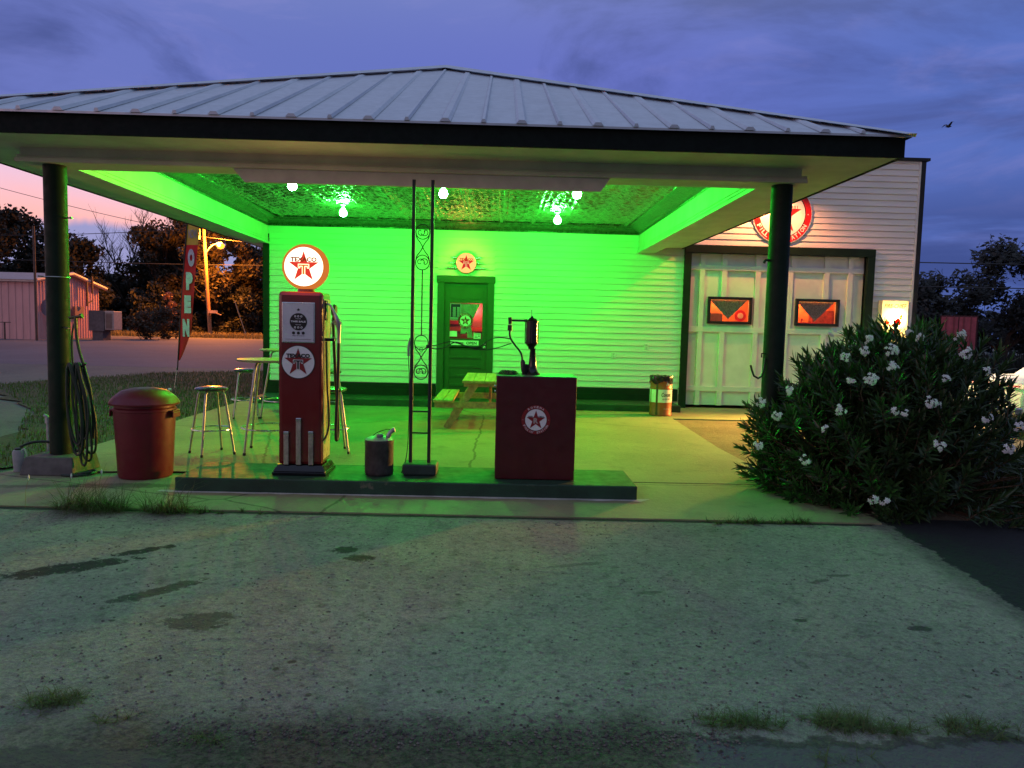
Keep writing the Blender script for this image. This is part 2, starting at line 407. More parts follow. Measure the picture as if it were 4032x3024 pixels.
    def star(s, cx, cz, r, y, th=.003, rot=0, k=.382):
        return s.fan([(cx+(r if i % 2 == 0 else r*k)*math.sin(6.283185*i/10+rot), cz+(r if i % 2 == 0 else r*k)*math.cos(6.283185*i/10+rot)) for i in range(10)], (cx, cz), y)
    def fan(s, pts, c, y):
        n = len(pts); vs = [(c[0], y, c[1])]+[(p[0], y, p[1]) for p in pts]
        return s.add(vs, [(0, (i+1) % n+1, i+1) for i in range(n)])
    def build(s, name, mat, parent=None, bevel=0., label=None, local=False):
        off = Vector((0, 0, 0)) if (local or parent is None) else rootloc(parent)
        used = sorted({i for f in s.f for i in f}); rm = {a: b for b, a in enumerate(used)}
        me = bpy.data.meshes.new(name); me.from_pydata([Vector(s.v[i])-off for i in used], [], [tuple(rm[i] for i in f) for f in s.f])
        me.polygons.foreach_set('use_smooth', s.sm); me.update()
        if any(s.sm): me.set_sharp_from_angle(angle=R(40))
        me.materials.append(mat)
        o = bpy.data.objects.new(name, me); sc.collection.objects.link(o)
        if parent is not None: o.parent = parent
        if bevel:
            b = o.modifiers.new('bevel', 'BEVEL'); b.width = bevel; b.segments = 2; b.limit_method = 'ANGLE'; b.angle_limit = R(40)
        if label: o['label'] = label
        return o

_glyph = {}
def glyph(t, bold=0., shear=0.):
    k = (t, bold, shear)
    if k not in _glyph:
        cu = bpy.data.curves.new('lettering', 'FONT'); cu.body = t; cu.size = 1; cu.offset = bold; cu.shear = shear; cu.resolution_u = 3
        ob = bpy.data.objects.new('lettering', cu); sc.collection.objects.link(ob)
        dg = bpy.context.evaluated_depsgraph_get(); me = bpy.data.meshes.new_from_object(ob.evaluated_get(dg))
        vs = [(v.co.x, v.co.y) for v in me.vertices]; fs = [tuple(p.vertices) for p in me.polygons]
        bpy.data.objects.remove(ob); bpy.data.curves.remove(cu); bpy.data.meshes.remove(me)
        x0 = min((v[0] for v in vs), default=0); x1 = max((v[0] for v in vs), default=.3)
        z0 = min((v[1] for v in vs), default=0); z1 = max((v[1] for v in vs), default=.7)
        _glyph[k] = (vs, fs, x0, x1, z0, z1)
    return _glyph[k]
def text(mb, t, cx, cz, h, y, wdt=None, bold=.02, shear=0., rot=0.):
    """letters of height h centred on (cx, cz), facing -Y; wdt squeezes to a width"""
    vs, fs, x0, x1, z0, z1 = glyph(t, bold, shear)
    sz = h/(z1-z0); sx = sz if wdt is None else wdt/(x1-x0); ca, sa = math.cos(rot), math.sin(rot)
    out = []
    for a, b in vs:
        u = (a-(x0+x1)/2)*sx; v = (b-(z0+z1)/2)*sz
        out.append((cx+u*ca-v*sa, y, cz+u*sa+v*ca))
    mb.add(out, fs)
def arc_text(mb, t, cx, cz, r, h, y, a_mid, spread, inward=False, bold=.03, asp=.8):
    """letters along an arc; angles in degrees from +X"""
    n = len(t)
    for i, ch in enumerate(t):
        if ch == ' ': continue
        f = (i/(n-1)-.5) if n > 1 else 0
        a = R(a_mid + (f*spread if inward else -f*spread))
        hh = h if ch != "'" else h*.35
        rr = r if ch != "'" else r-(h*.3 if inward else -h*.3)
        text(mb, ch, cx+rr*math.cos(a), cz+rr*math.sin(a), hh, y, wdt=(h*asp if ch not in "I'1" else h*.22), bold=bold, rot=(a+R(90) if inward else a-R(90)))

def star_logo(parent, cx, cz, rr, y, mats, cream_out=True):
    """red star with the block T and the word across its top; mats: star, letters, T, outline"""
    a = MB(); a.star(cx, cz-.02*rr, rr*.93, y); a.build('star', mats[0], parent)
    b = MB(); text(b, 'TEXACO', cx, cz+.41*rr, rr*.27, y-.003, wdt=rr*1.52, bold=.05); b.build('lettering', mats[1], parent)
    def T(k, yy, m, nm):
        g = MB(); h = rr
        g.poly([(cx-.30*h-k, cz+.13*h+k), (cx+.30*h+k, cz+.13*h+k), (cx+.30*h+k, cz-.08*h-k), (cx+.22*h-k, cz-.08*h-k), (cx+.22*h-k, cz+.02*h-k), (cx+.07*h+k, cz+.02*h-k),
                (cx+.07*h+k, cz-.46*h-k), (cx-.07*h-k, cz-.46*h-k), (cx-.07*h-k, cz+.02*h-k), (cx-.22*h+k, cz+.02*h-k), (cx-.22*h+k, cz-.08*h-k), (cx-.30*h-k, cz-.08*h-k)], yy, .0008)
        g.build(nm, m, parent)
    T(.022*rr, y-.002, mats[3], 'letter_outline'); T(-.012*rr, y-.004, mats[2], 'block_letter')

def grill_logo(parent, cx, cz, rr, y, ringm, discm, starm, letm, darkm, Rm, ringin=.76):
    MB().annulus(cx, cz, rr*ringin, rr, y, .003).build('ring', ringm, parent)
    MB().disc(cx, cz, rr*ringin, y+.0005, .003).build('disc', discm, parent)
    MB().annulus(cx, cz, rr*(ringin-.02), rr*(ringin+.01), y-.001, .001).build('ring_line', darkm, parent)
    MB().star(cx, cz-.03*rr, rr*.68, y-.002).build('star', starm, parent)
    g = MB(); arc_text(g, 'ROWENA', cx, cz, rr*.88, rr*.15, y-.002, 90, 68, asp=.95)
    arc_text(g, "FILLIN' STATION", cx, cz, rr*.88, rr*.15, y-.002, -90, 124, inward=True, asp=.85)
    for sgn in (-1, 1): g.disc(cx+sgn*rr*.88, cz, rr*.02, y-.002, .001, 10)
    g.build('lettering', letm, parent)
    k = MB(); text(k, 'BAR', cx-.36*rr, cz+.22*rr, rr*.12, y-.003, wdt=rr*.30); text(k, 'GRILL', cx+.36*rr, cz+.22*rr, rr*.12, y-.003, wdt=rr*.40)
    k.build('small_lettering', darkm, parent)
    e = MB(); text(e, 'R', cx, cz-.06*rr, rr*.38, y-.004, bold=.05); e.build('initial', Rm, parent)

# ------------------------------------------------------------------ ground
def sheet(name, pts, z, mat, kind='structure', th=0):
    g = MB(); n = len(pts)
    if th: 
        vs = [(p[0], p[1], z) for p in pts]+[(p[0], p[1], z-th) for p in pts]
        g.add(vs, [tuple(range(n))]+[(i, i+n, (i+1) % n+n, (i+1) % n)[::-1] for i in range(n)])
        g.f[1:] = [f[::-1] for f in g.f[1:]]
    else: g.add([(p[0], p[1], z) for p in pts], [tuple(range(n))])
    o = g.build(name, mat); o['kind'] = kind; return o
def ragged(a, b, n, amp, rng):
    out = []
    for i in range(n):
        t = i/n; out.append((a[0]+(b[0]-a[0])*t+rng.uniform(-amp, amp), a[1]+(b[1]-a[1])*t+rng.uniform(-amp, amp)))
    return out
rg = random.Random(3)
sheet('ground', [(-250, -60), (250, -60), (250, 400), (-250, 400)], -.06, dirtm)
sheet('parking_lot', [(-14, -3), (60, -3), (60, 6.3), (-14, 6.3)], -.014, lotm, th=.02)
# concrete forecourt slab with a saw joint, laid in two strips, and the garage apron
sheet('forecourt_slab', [(-9, 6.13), (-6, 6.14), (3.28, 6.10), (3.30, 6.28), (3.1, 7.545), (-4.95, 7.545), (-5.05, 7.05), (-6.5, 7.0), (-9, 6.9)], 0, slabm, th=.05)
sheet('forecourt_slab', [(-4.95, 7.585), (3.08, 7.585), (3.02, 9.9), (3.14, 13.1), (8.6, 13.1), (8.6, 15.08), (-5.0, 15.08)], .0, slabm, th=.05)
sheet('slab_joint', ragged((-9, 6.085), (3.3, 6.05), 90, .008, rg)+[(3.3, 6.16), (-9, 6.16)], -.0115, M('joint_dirt', (.02, .02, .016), .9, var=.5, scale=20))
sheet('slab_joint', [(-5, 7.5), (3.2, 7.5), (3.2, 7.7), (-5, 7.7)], -.03, M('joint_dirt', (0, 0, 0)))
sheet('bare_soil', ragged((3.0, 5.95), (14, 5.5), 40, .03, rg)+[(14, 13.12), (3.0, 13.12)], -.02, soilm)
sheet('turf', ragged((-6.0, 7.6), (-4.9, 7.9), 4, .05, rg)+[(-4.9, 9), (-4.9, 15), (-4.7, 23)]+ragged((-5, 25), (-10, 21.5), 8, .3, rg)+ragged((-10, 21.5), (-11.5, 17), 6, .3, rg)+ragged((-11.5, 17), (-8.2, 13.0), 8, .25, rg)+ragged((-8.2, 13), (-6.2, 9.5), 8, .15, rg), -.035, turfm)
sheet('far_road', ragged((-90, 27), (-7, 24), 12, .5, rg)+[(-4.7, 24.5), (-4.7, 60), (-16, 60)]+ragged((-20, 59), (-95, 46.5), 14, .4, rg), -.056, farroad)

def blades(name, spots, hmin, hmax, mat, seed, wd=.004, lean=.5, kind='stuff', lab=None, cat=None, loc=None):
    r = random.Random(seed); g = MB(); 
    for (x, y, z) in spots:
        h = r.uniform(hmin, hmax); a = r.uniform(0, 6.28); ln = r.uniform(.1, lean)*h
        dx, dy = math.cos(a), math.sin(a); px, py = -dy*wd, dx*wd
        m_ = (x+dx*ln*.35, y+dy*ln*.35, z+h*.6); t = (x+dx*ln, y+dy*ln, z+h*(1-.25*ln/h))
        g.add([(x-px, y-py, z), (x+px, y+py, z), (m_[0]+px*.7, m_[1]+py*.7, m_[2]), (m_[0]-px*.7, m_[1]-py*.7, m_[2]), t], [(0, 1, 2, 3), (3, 2, 4)])
    o = g.build(name, mat)
    if kind: o['kind'] = kind
    if lab: tag(o, lab, cat)
    return o
def inpoly(x, y, P):
    c = False; n = len(P)
    for i in range(n):
        x1, y1 = P[i]; x2, y2 = P[(i+1) % n]
        if (y1 > y) != (y2 > y) and x < (x2-x1)*(y-y1)/(y2-y1)+x1: c = not c
    return c
tp = [(-6.0, 7.6), (-4.95, 7.8), (-4.95, 15), (-4.8, 23), (-5, 25), (-10, 21.5), (-11.5, 17), (-8.2, 13), (-6.2, 9.5)]
r = random.Random(5); sp = []
while len(sp) < 16000:
    x, y = r.uniform(-11.5, -4.8), r.uniform(7.6, 25)
    if inpoly(x, y, tp): sp.append((x, y, -.035))
tag(blades('grass', sp, .03, .09, grassm, 1, .006, .8), 'short dark grass beside the forecourt slab', 'grass')
sp = [(r.uniform(-46, -17), 0, 0) for _ in range(9000)]
sp = [(x, 61+(-x-17)*(-.02)+r.uniform(0, 8), -.05) for x, _, _ in sp]
tag(blades('verge_grass', sp, .2, .55, drygrass, 2, .03, .8), 'dry yellow verge grass below the tree line', 'grass')
sp = []
for (xc, yc, sx_, sy_, n) in ((.98, 2.92, .07, .03, 420), (1.12, 2.90, .05, .02, 160), (1.42, 2.93, .07, .035, 520), (1.55, 2.89, .08, .03, 420), (1.70, 2.87, .05, .02, 150), (1.95, 2.90, .05, .03, 330), (2.08, 2.86, .04, .03, 160),
                              (-1.82, 3.0, .06, .035, 520), (-1.55, 2.86, .05, .02, 70), (1.25, 2.66, .06, .02, 60), (-1.1, 2.72, .06, .02, 90)):
    for _ in range(n): sp.append((r.gauss(xc, sx_), r.gauss(yc, sy_), -.014))
KG = sp
def clump(x0, x1, y, n, h, seed, lab, long=0, name='weed_clump'):
    rr = random.Random(seed); g = MB()
    for _ in range(max(3, n//26)):
        cx_ = rr.gauss((x0+x1)/2, (x1-x0)/4.2); cy_ = y+rr.gauss(0, .025); hh = h*rr.uniform(.35, 1.05)
        for _ in range(26):
            a = rr.uniform(0, 6.283); L_ = hh*rr.uniform(.3, 1)*1.1; el = rr.uniform(.35, 1.45); wd = rr.uniform(.0016, .003)
            dx, dy = math.cos(a), math.sin(a); px, py = -dy*wd, dx*wd; P_ = []
            for k_ in range(4):
                t = k_/3; e_ = el-.9*t*rr.uniform(.5, 1.); P_.append((cx_+dx*math.cos(e_)*L_*t+rr.uniform(-.004, .004), cy_+dy*math.cos(e_)*L_*t, -.012+max(.004*t, math.sin(max(.05, e_))*L_*t)))
            vs = []
            for k_, (a_, b_, c_) in enumerate(P_):
                w_ = 1-.8*k_/3; vs += [(a_-px*w_, b_-py*w_, c_), (a_+px*w_, b_+py*w_, c_)]
            g.add(vs, [(2*k_, 2*k_+1, 2*k_+3, 2*k_+2) for k_ in range(3)])
    o = g.build(name, grassm); tag(o, lab, 'weed', 'weeds in the slab joint'); return o
clump(-3.6, -3.05, 6.07, 1100, .46, 11, 'bushy grass clump in the slab joint in front of the concrete plinth')
clump(-2.95, -2.55, 6.05, 520, .40, 12, 'spiky grass clump in the slab joint in front of the red bin')
clump(-2.7, -2.1, 6.05, 400, .12, 13, 'low creeping grass in the slab joint near the island corner')
clump(1.7, 2.5, 6.06, 520, .13, 14, 'low weeds in the slab joint nearest the oleander')
clump(2.2, 2.8, 6.07, 260, .20, 15, 'taller weeds in the slab joint under the oleander leaves')
g = MB(); rr = random.Random(31)
for (x, y, z) in KG[::9]:
    for _ in range(9):
        a = rr.uniform(0, 6.283); L_ = rr.uniform(.02, .105); el = rr.uniform(.3, 1.4); wd = .0013; dx, dy = math.cos(a), math.sin(a); vs = []
        for k_ in range(3):
            t = k_/2; e_ = el-.7*t; px, py = -dy*wd*(1-.7*t), dx*wd*(1-.7*t); q_ = (x+dx*math.cos(e_)*L_*t, y+dy*math.cos(e_)*L_*t, -.014+math.sin(max(.06, e_))*L_*t)
            vs += [(q_[0]-px, q_[1]-py, q_[2]), (q_[0]+px, q_[1]+py, q_[2])]
        g.add(vs, [(0, 1, 3, 2), (2, 3, 5, 4)])
tag(g.build('kerb_grass', grassm), 'low grass growing in the crack along the near road edge', 'grass', kind='stuff')
for i, (x, z, lab) in enumerate([(-3.55, .26, 'pale seed head standing alone before the plinth'), (-3.9, .24, 'pale seed head leaning before the left plinth corner'), (-3.3, .3, 'pale seed head above the bushy grass clump')]):
    t = thing('seed_head', lab, 'weed', (x, 6.1, 0), 'seed heads in the weeds')
    MB().tube([(x, 6.1, -.01), (x+.01, 6.1, z*.6), (x+.03, 6.11, z)], .0015, 5).build('stem', drygrass, t)
    MB().lathe([(.001, -.02), (.008, 0), (.007, .015), (.001, .03)], (x+.03, 6.11, z), 8).build('head', petal, t)

# small stones on the damp strip
g = MB(); r = random.Random(21)
for _ in range(1500):
    x, y = r.uniform(-1.3, 1.0), 2.84+r.gauss(0, .045)-.10*abs(r.gauss(0, .7)); s_ = .002+.007*r.random()**2.2
    p = [Vector((x, y, -.011))+Vector((a*s_*r.uniform(.7, 1.2), b*s_*r.uniform(.7, 1.2), c*s_*r.uniform(.5, .9))) for a, b, c in ((1, 0, 0), (0, 1, 0), (-1, 0, 0), (0, -1, 0), (0, 0, 1), (0, 0, -1))]
    g.add(p, [(0, 1, 4), (1, 2, 4), (2, 3, 4), (3, 0, 4), (1, 0, 5), (2, 1, 5), (3, 2, 5), (0, 3, 5)])
tag(g.build('loose_gravel', M('gravel_stones', (.11, .10, .08), .85, var=.6, scale=12)), 'loose gravel along the broken lot edge', 'gravel', kind='stuff')
# scattered small stones on the lot
g = MB()
for _ in range(4200):
    x, y = r.uniform(-4, 2.9), 2.9+3.1*r.random()**1.5; s_ = r.uniform(.0025, .0085)*(1.5 if r.random() < .06 else 1)
    p = [Vector((x, y, -.012))+Vector((a*s_*r.uniform(.7, 1.3), b*s_*r.uniform(.7, 1.3), c*s_*r.uniform(.4, .8))) for a, b, c in ((1, 0, 0), (0, 1, 0), (-1, 0, 0), (0, -1, 0), (0, 0, 1), (0, 0, -1))]
    g.add(p, [(0, 1, 4), (1, 2, 4), (2, 3, 4), (3, 0, 4), (1, 0, 5), (2, 1, 5), (3, 2, 5), (0, 3, 5)])
tag(g.build('lot_pebbles', M('pebbles', (.14, .135, .11), .85, var=.75, scale=9)), 'scattered pebbles on the worn lot', 'gravel', kind='stuff')

# ------------------------------------------------------------------ station building
WY = 15.0
st = thing('filling_station', 'white clapboard filling station with hipped metal canopy roof and green trim', 'building', (-.5, 15, 0))
def clap(mb, x0, x1, z0, z1, y, pitch=.123, lip=.022):
    z = z0
    while z < z1-1e-4:
        zt = min(z+pitch, z1)
        zb = min(z+.014, zt)
        mb.add([(x0, y-lip, zb), (x1, y-lip, zb), (x1, y-.004, zt), (x0, y-.004, zt), (x0, y-.0005, zb), (x1, y-.0005, zb)], [(0, 1, 2, 3), (4, 5, 1, 0)])
        z = zt
g = MB(); clap(g, -4.62, -1.26, .37, 3.6, WY); clap(g, -.12, 3.66, .37, 3.6, WY); clap(g, -1.26, -.12, 2.55, 3.6, WY)
g.box(-4.70, -1.26, WY, WY+.15, 0, 3.6); g.box(-.12, 3.66, WY, WY+.15, 0, 3.6); g.box(-1.26, -.12, WY, WY+.15, 2.55, 3.6)
g.box(-4.70, -4.55, WY+.15, 24, 0, 3.6); g.box(-4.55, 3.6, 23.9, 24, 0, 3.6)
rj = random.Random(12)
g.build('wall', siding, st)
MB().box(-4.745, -4.62, WY-.03, WY+.10, 0, 3.3).build('corner_trim', dgreen, st)
g = MB()
for x0, x1 in ((-4.62, -1.27), (-.11, 3.66)):
    g.box(x0, x1, WY-.045, WY, .125, .25); g.box(x0, x1, WY-.035, WY, .25, .37)
g.build('skirt_board', dgreen, st)
MB().box(-4.66, 3.52, 14.08, 14.99, 0, .125).build('step', islandpaint, st, bevel=.008)
# door
dr = MB().box(-1.12, -.25, WY+.03, WY+.07, 2.02, 2.42)
dr.box(-1.12, -1.01, WY+.03, WY+.07, .14, 2.02).box(-.35, -.25, WY+.03, WY+.07, .14, 2.02).box(-1.01, -.35, WY+.03, WY+.07, 1.10, 1.30)
dr.box(-1.01, -.35, WY+.05, WY+.07, .14, 1.10)
for i in range(6): dr.box(-1.01, -.35, WY+.03, WY+.05, .14+i*.19, .17+i*.19+.02)
for a, b, c, d in ((-1.02, -.34, 2.345, 2.355), (-1.02, -.34, 2.10, 2.108), (-1.02, -1.01, 2.108, 2.345), (-.35, -.34, 2.108, 2.345)): dr.box(a, b, WY+.022, WY+.03, c, d)
door = dr.build('door', doorgreen, st, bevel=.003)
MB().box(-1.26, -1.12, WY-.03, WY+.10, .125, 2.42).box(-.25, -.12, WY-.03, WY+.10, .125, 2.42).box(-1.28, -.10, WY-.035, WY+.10, 2.42, 2.555).build('door_frame', doorgreen, st, bevel=.004)
MB().box(-1.01, -.35, WY+.048, WY+.052, 1.30, 2.02).build('pane', glassy, door)
for z, rr in ((1.20, .026), (1.13, .030)):
    MB().lathe([(.012, 0), (.012, -.03), (rr, -.04), (rr, -.055), (.006, -.07)], (-.295, WY+.03, z), 16, 'Y').build('door_knob', steel, door)
# what shows behind and on the door glass
inred = M('dim_red_wall', (.22, .02, .02), .6, var=.3, scale=3)
inred2 = M('bright_red_vinyl', (.6, .02, .03), .4, var=.1)
curt = M('cream_curtain', (.72, .68, .52), .8, var=.12, scale=10, bump=.1)
MB().box(-1.11, -.26, WY+.42, WY+.44, 1.15, 2.15).build('interior_wall', inred, door)
MB().box(-1.11, -.26, WY+.40, WY+.418, 1.45, 1.53).box(-1.11, -.80, WY+.40, WY+.418, 1.59, 1.68).build('red_stripe', inred2, door)
def pleat(mb, top, bot, y, n=9, amp=.008):
    """curtain hanging between two horizontal spans (x0,x1,z)"""
    vs = []; 
    for (x0, x1, z) in (top, ((top[0]+bot[0])/2, (top[1]+bot[1])/2, (top[2]+bot[2])/2), bot):
        for i in range(2*n+1): vs.append((x0+(x1-x0)*i/(2*n), y+(amp if i % 2 else -amp), z))
    m_ = 2*n+1
    mb.add(vs, [(k*m_+i, (k+1)*m_+i, (k+1)*m_+i+1, k*m_+i+1) for k in range(2) for i in range(2*n)])
g = MB(); pleat(g, (-.79, -.40, 2.01), (-.78, -.54, 1.70), WY+.09, 12); pleat(g, (-.78, -.56, 1.56), (-.79, -.70, 1.40), WY+.09, 5); pleat(g, (-.66, -.58, 1.56), (-.65, -.53, 1.32), WY+.088, 5)
g.build('curtain', curt, door)
g = MB(); g.box(-1.005, -.99, WY+.06, WY+.07, 1.67, 2.01).box(-.80, -.785, WY+.06, WY+.07, 1.67, 2.01).box(-.99, -.80, WY+.06, WY+.07, 1.995, 2.01).box(-.99, -.80, WY+.06, WY+.07, 1.67, 1.685).box(-.99, -.80, WY+.06, WY+.07, 1.70, 1.73)
for i in range(9): g.box(-.95, -.89, WY+.06, WY+.07, 1.745+i*.022, 1.760+i*.022).box(-.865, -.81, WY+.06, WY+.07, 1.745+i*.022, 1.760+i*.022)
g.build('framed_list', signwhite, door)
MB().box(-.99, -.80, WY+.071, WY+.075, 1.685, 1.995).build('list_backing', signblack, door)
MB().box(-1.005, -.855, WY+.040, WY+.046, 1.34, 1.45).build('paper_notice', signwhite, door)
MB().box(-.52, -.375, WY+.040, WY+.046, 1.305, 1.42).build('printed_notice', signwhite, door)
MB().box(-.51, -.39, WY+.037, WY+.04, 1.395, 1.408).box(-.50, -.44, WY+.037, WY+.04, 1.355, 1.365).box(-.50, -.44, WY+.037, WY+.04, 1.325, 1.335).box(-.425, -.395, WY+.037, WY+.04, 1.35, 1.37).build('notice_print', signblack, door)
grill_logo(door, -.69, 1.665, .150, WY+.040, darkred, signwhite, darkred, M('pale_letters', (.75, .7, .55), .5), signblack, M('pale_initial', (.6, .5, .35), .5))
op = thing('open_sign', 'long white open plaque under the green door window', 'sign', (-.7, 15.02, 1.17))
MB().box(-.985, -.415, WY+.012, WY+.028, 1.17, 1.265).build('plaque', signwhite, op)
g = MB(); text(g, "WE'RE", -.80, 1.215, .035, WY+.010, wdt=.16, bold=.03); text(g, 'OPEN', -.56, 1.215, .058, WY+.010, wdt=.21, bold=.03); text(g, '...', -.94, 1.215, .01, WY+.010, wdt=.05, bold=.03)
g.build('lettering', signblack, op)
lamp('door_room_lamp', 'POINT', (-.5, WY+.25, 1.9), 14, (1, .5, .35), .03, parent=door)

# canopy : beams, soffit, fascia, ceiling, roof
AX, AY, AZ = -.87, 11.3, 5.36
EL, ER, EF, EB = -5.42, 3.64, 6.85, 24.
ZS = 3.215
g = MB()
g.box(EL+.01, ER-.01, EF+.01, 7.46, ZS, ZS+.02)
g.box(EL+.01, -4.71, 7.46, EB, ZS, ZS+.02)
g.hexa([(2.98, 7.46, ZS), (ER-.01, 7.46, ZS), (ER-.01, 14.97, ZS), (3.05, 14.97, ZS)], [(2.98, 7.46, ZS+.02), (ER-.01, 7.46, ZS+.02), (ER-.01, 14.97, ZS+.02), (3.05, 14.97, ZS+.02)])
g.build('soffit', cream, st)
g = MB()
g.box(EL-.02, ER+.02, EF-.02, EF+.01, ZS-.008, 3.385)
g.box(ER-.01, ER+.02, EF+.01, 14.98, ZS-.008, 3.385); g.box(EL-.02, EL+.01, EF+.01, EB, ZS-.008, 3.385)
g.build('fascia', M('fascia_black_green', (.004, .009, .007), .7, var=.2, spec=.15), st)
# front beam
g = MB(); g.box(-4.72, 2.98, 7.46, 7.78, 3.10, 3.62)
g.box(-4.76, 3.03, 7.43, 7.46, 3.075, 3.115); g.box(-4.74, 3.0, 7.445, 7.46, 3.115, 3.135); g.box(-4.76, 3.03, 7.46, 7.80, 3.075, 3.10)
g.box(-4.765, -4.72, 7.46, 7.78, 3.10, 3.15); g.box(2.98, 3.035, 7.46, 7.78, 3.10, 3.15)
g.build('front_beam', cream, st, bevel=.004)
def sidebeam(xf, xb, w_, sgn, nm):
    g = MB()
    def sl(a0, a1, z0, z1):
        g.hexa([(xf+a0, 7.8, z0), (xf+a1, 7.8, z0), (xb+a1, 14.97, z0), (xb+a0, 14.97, z0)], [(xf+a0, 7.8, z1), (xf+a1, 7.8, z1), (xb+a1, 14.97, z1), (xb+a0, 14.97, z1)])
    s = sgn
    a = sorted((0, s*w_)); sl(a[0], a[1], 3.13, 3.62)
    a = sorted((-s*.022, s*w_+s*.02)); sl(a[0], a[1], 3.10, 3.13)
    a = sorted((-s*.022, 0)); sl(a[0], a[1], 3.13, 3.142)
    a = sorted((-s*.012, 0)); sl(a[0], a[1], 3.160, 3.176); sl(a[0], a[1], 3.20, 3.21)
    return g.build(nm, cream, st)
cm2 = cream
cream = M('white_beam_paint', (.60, .58, .50), .5, var=.08, scale=3, bump=.06, bscale=20)
sidebeam(-4.44, -4.64, .27, -1, 'side_beam'); sidebeam(2.70, 2.76, .30, 1, 'side_beam')
cream = cm2
# valance board under the front beam
MB().poly([(-2.66, 3.075), (1.07, 3.075), (.98, 2.945), (-2.55, 2.945)], 7.47, .05).build('valance_board', M('valance_paint', (.58, .56, .52), .5, var=.08), st, bevel=.003)
# tin ceiling with its cornice
g = MB(); NX, NY = 300, 150; r = random.Random(2)
def tinh(x, y):
    u, v = (x/.61) % 1, (y/.61) % 1; a, b = abs(u-.5)*2, abs(v-.5)*2
    h = -.016 if a > .90 else (.010 if b > .90 else 0)
    h += .009*math.cos(a*9.4)*math.cos(b*9.4)+.007*math.cos(math.hypot(a, b)*12.5)
    return h+r.uniform(-.004, .004)
vs = [(-4.7+7.7*i/NX, 7.7+7.3*j/NY, 3.615+tinh(-4.7+7.7*i/NX, 7.7+7.3*j/NY)) for j in range(NY+1) for i in range(NX+1)]
g.add(vs, [(j*(NX+1)+i, (j+1)*(NX+1)+i, (j+1)*(NX+1)+i+1, j*(NX+1)+i+1) for j in range(NY) for i in range(NX)])
g.build('tin_ceiling', tinm, st)
g = MB()
prof = [(.0, 3.455), (.018, 3.455), (.022, 3.475), (.012, 3.485), (.025, 3.495), (.06, 3.52), (.13, 3.54), (.20, 3.565), (.235, 3.59), (.265, 3.59), (.27, 3.605)]
def cornice(p, q, nrm):
    vs = []
    for (d, z) in prof:
        for e, sg in ((p, 1), (q, -1)):
            t = (Vector(q)-Vector(p)).normalized()
            pt = Vector(e)+Vector(nrm)*d+t*sg*d
            vs.append((pt.x, pt.y, z))
    g.add(vs, [(2*i, 2*i+1, 2*i+3, 2*i+2) for i in range(len(prof)-1)])
cornice((-4.64, 14.97, 0), (2.76, 14.97, 0), (0, -1, 0)); cornice((-4.44, 7.79, 0), (-4.64, 14.97, 0), (1, 0, 0)); cornice((2.70, 7.79, 0), (2.76, 14.97, 0), (-1, 0, 0)); cornice((-4.44, 7.79, 0), (2.70, 7.79, 0), (0, 1, 0))
g.build('cornice', corn, st)
# roof
zl = 3.40; e1, e2, e3 = EL-.06, ER+.06, EF-.06
g = MB()
g.add([(e1, e3, zl), (e2, e3, zl), (AX, AY, AZ), (e1, EB, zl), (e2, EB, zl), (AX, EB, AZ), (e1, e3, zl-.02), (e2, e3, zl-.02), (e1, EB, zl-.02), (e2, EB, zl-.02)],
      [(0, 1, 2), (0, 2, 5, 3), (2, 1, 4, 5), (6, 7, 1, 0), (6, 0, 3, 8), (1, 7, 9, 4)])
roof = g.build('roof', roofm, st)
g = MB(); i = 0; x = .16-.343*20
def front_rib(x, wd):
    if x < AX: t = (x-e1)/(AX-e1)
    else: t = (e2-x)/(e2-AX)
    t = t-.02
    if t < .03: return
    y1 = e3+(AY-e3)*t; z1 = zl+(AZ-zl)*t
    w2, h2 = (wd*.5, .030)
    g.hexa([(x-wd, e3-.012, zl), (x+wd, e3-.012, zl), (x+w2, e3-.012, zl+h2), (x-w2, e3-.012, zl+h2)], [(x-wd, y1, z1), (x+wd, y1, z1), (x+w2, y1, z1+h2*.6), (x-w2, y1, z1+h2*.6)])
k = 0
while x < e2:
    if x > e1+.15:
        front_rib(x, .050 if k % 2 == 0 else .024)
    x += .343; k += 1
y = e3+.25
while y < 23:
    for ex in (e1, e2):
        t = min(1, (y-e3)/(AY-e3)); xx = ex+(AX-ex)*t*.98; g.bar((ex, y, zl+.004), (xx, y, zl+(AZ-zl)*t*.98+.006), .02, .03)
    y += .343
g.build('roof_rib', roofm, roof)
g = MB()
for ex in (e1, e2):
    p, q = Vector((ex, e3, zl+.012)), Vector((AX, AY, AZ+.02)); d = (q-p).normalized(); s_ = 1 if ex < AX else -1
    # two wings of the hip cap, one on each slope
    n1 = Vector((0, -(AZ-zl), AY-e3)).normalized(); n2_ = Vector((-(AZ-zl)*s_, 0, abs(AX-ex))).normalized()
    a1 = n1.cross(d).normalized()*.17; 
    if a1.x*s_ < 0: a1 = -a1
    a2 = n2_.cross(d).normalized()*.10
    if a2.y < 0: a2 = -a2
    o_ = Vector((0, 0, .035))
    g.add([p+o_*.3, q+o_, p+a1+n1*.018, q+a1+n1*.018, p+a2+n2_*.018, q+a2+n2_*.018, p-d*.04+Vector((0, 0, .01))], [(0, 1, 3, 2), (1, 0, 4, 5), (6, 0, 2), (0, 6, 4)])
g.add([(AX-.12, AY, AZ-.03), (AX, AY-.10, AZ-.02), (AX+.12, AY, AZ-.03), (AX, AY+.1, AZ+.06)], [(0, 1, 3), (1, 2, 3)])
g.box(AX-.06, AX+.06, AY, EB, AZ-.01, AZ+.045)
g.build('hip_cap', roofm, roof)
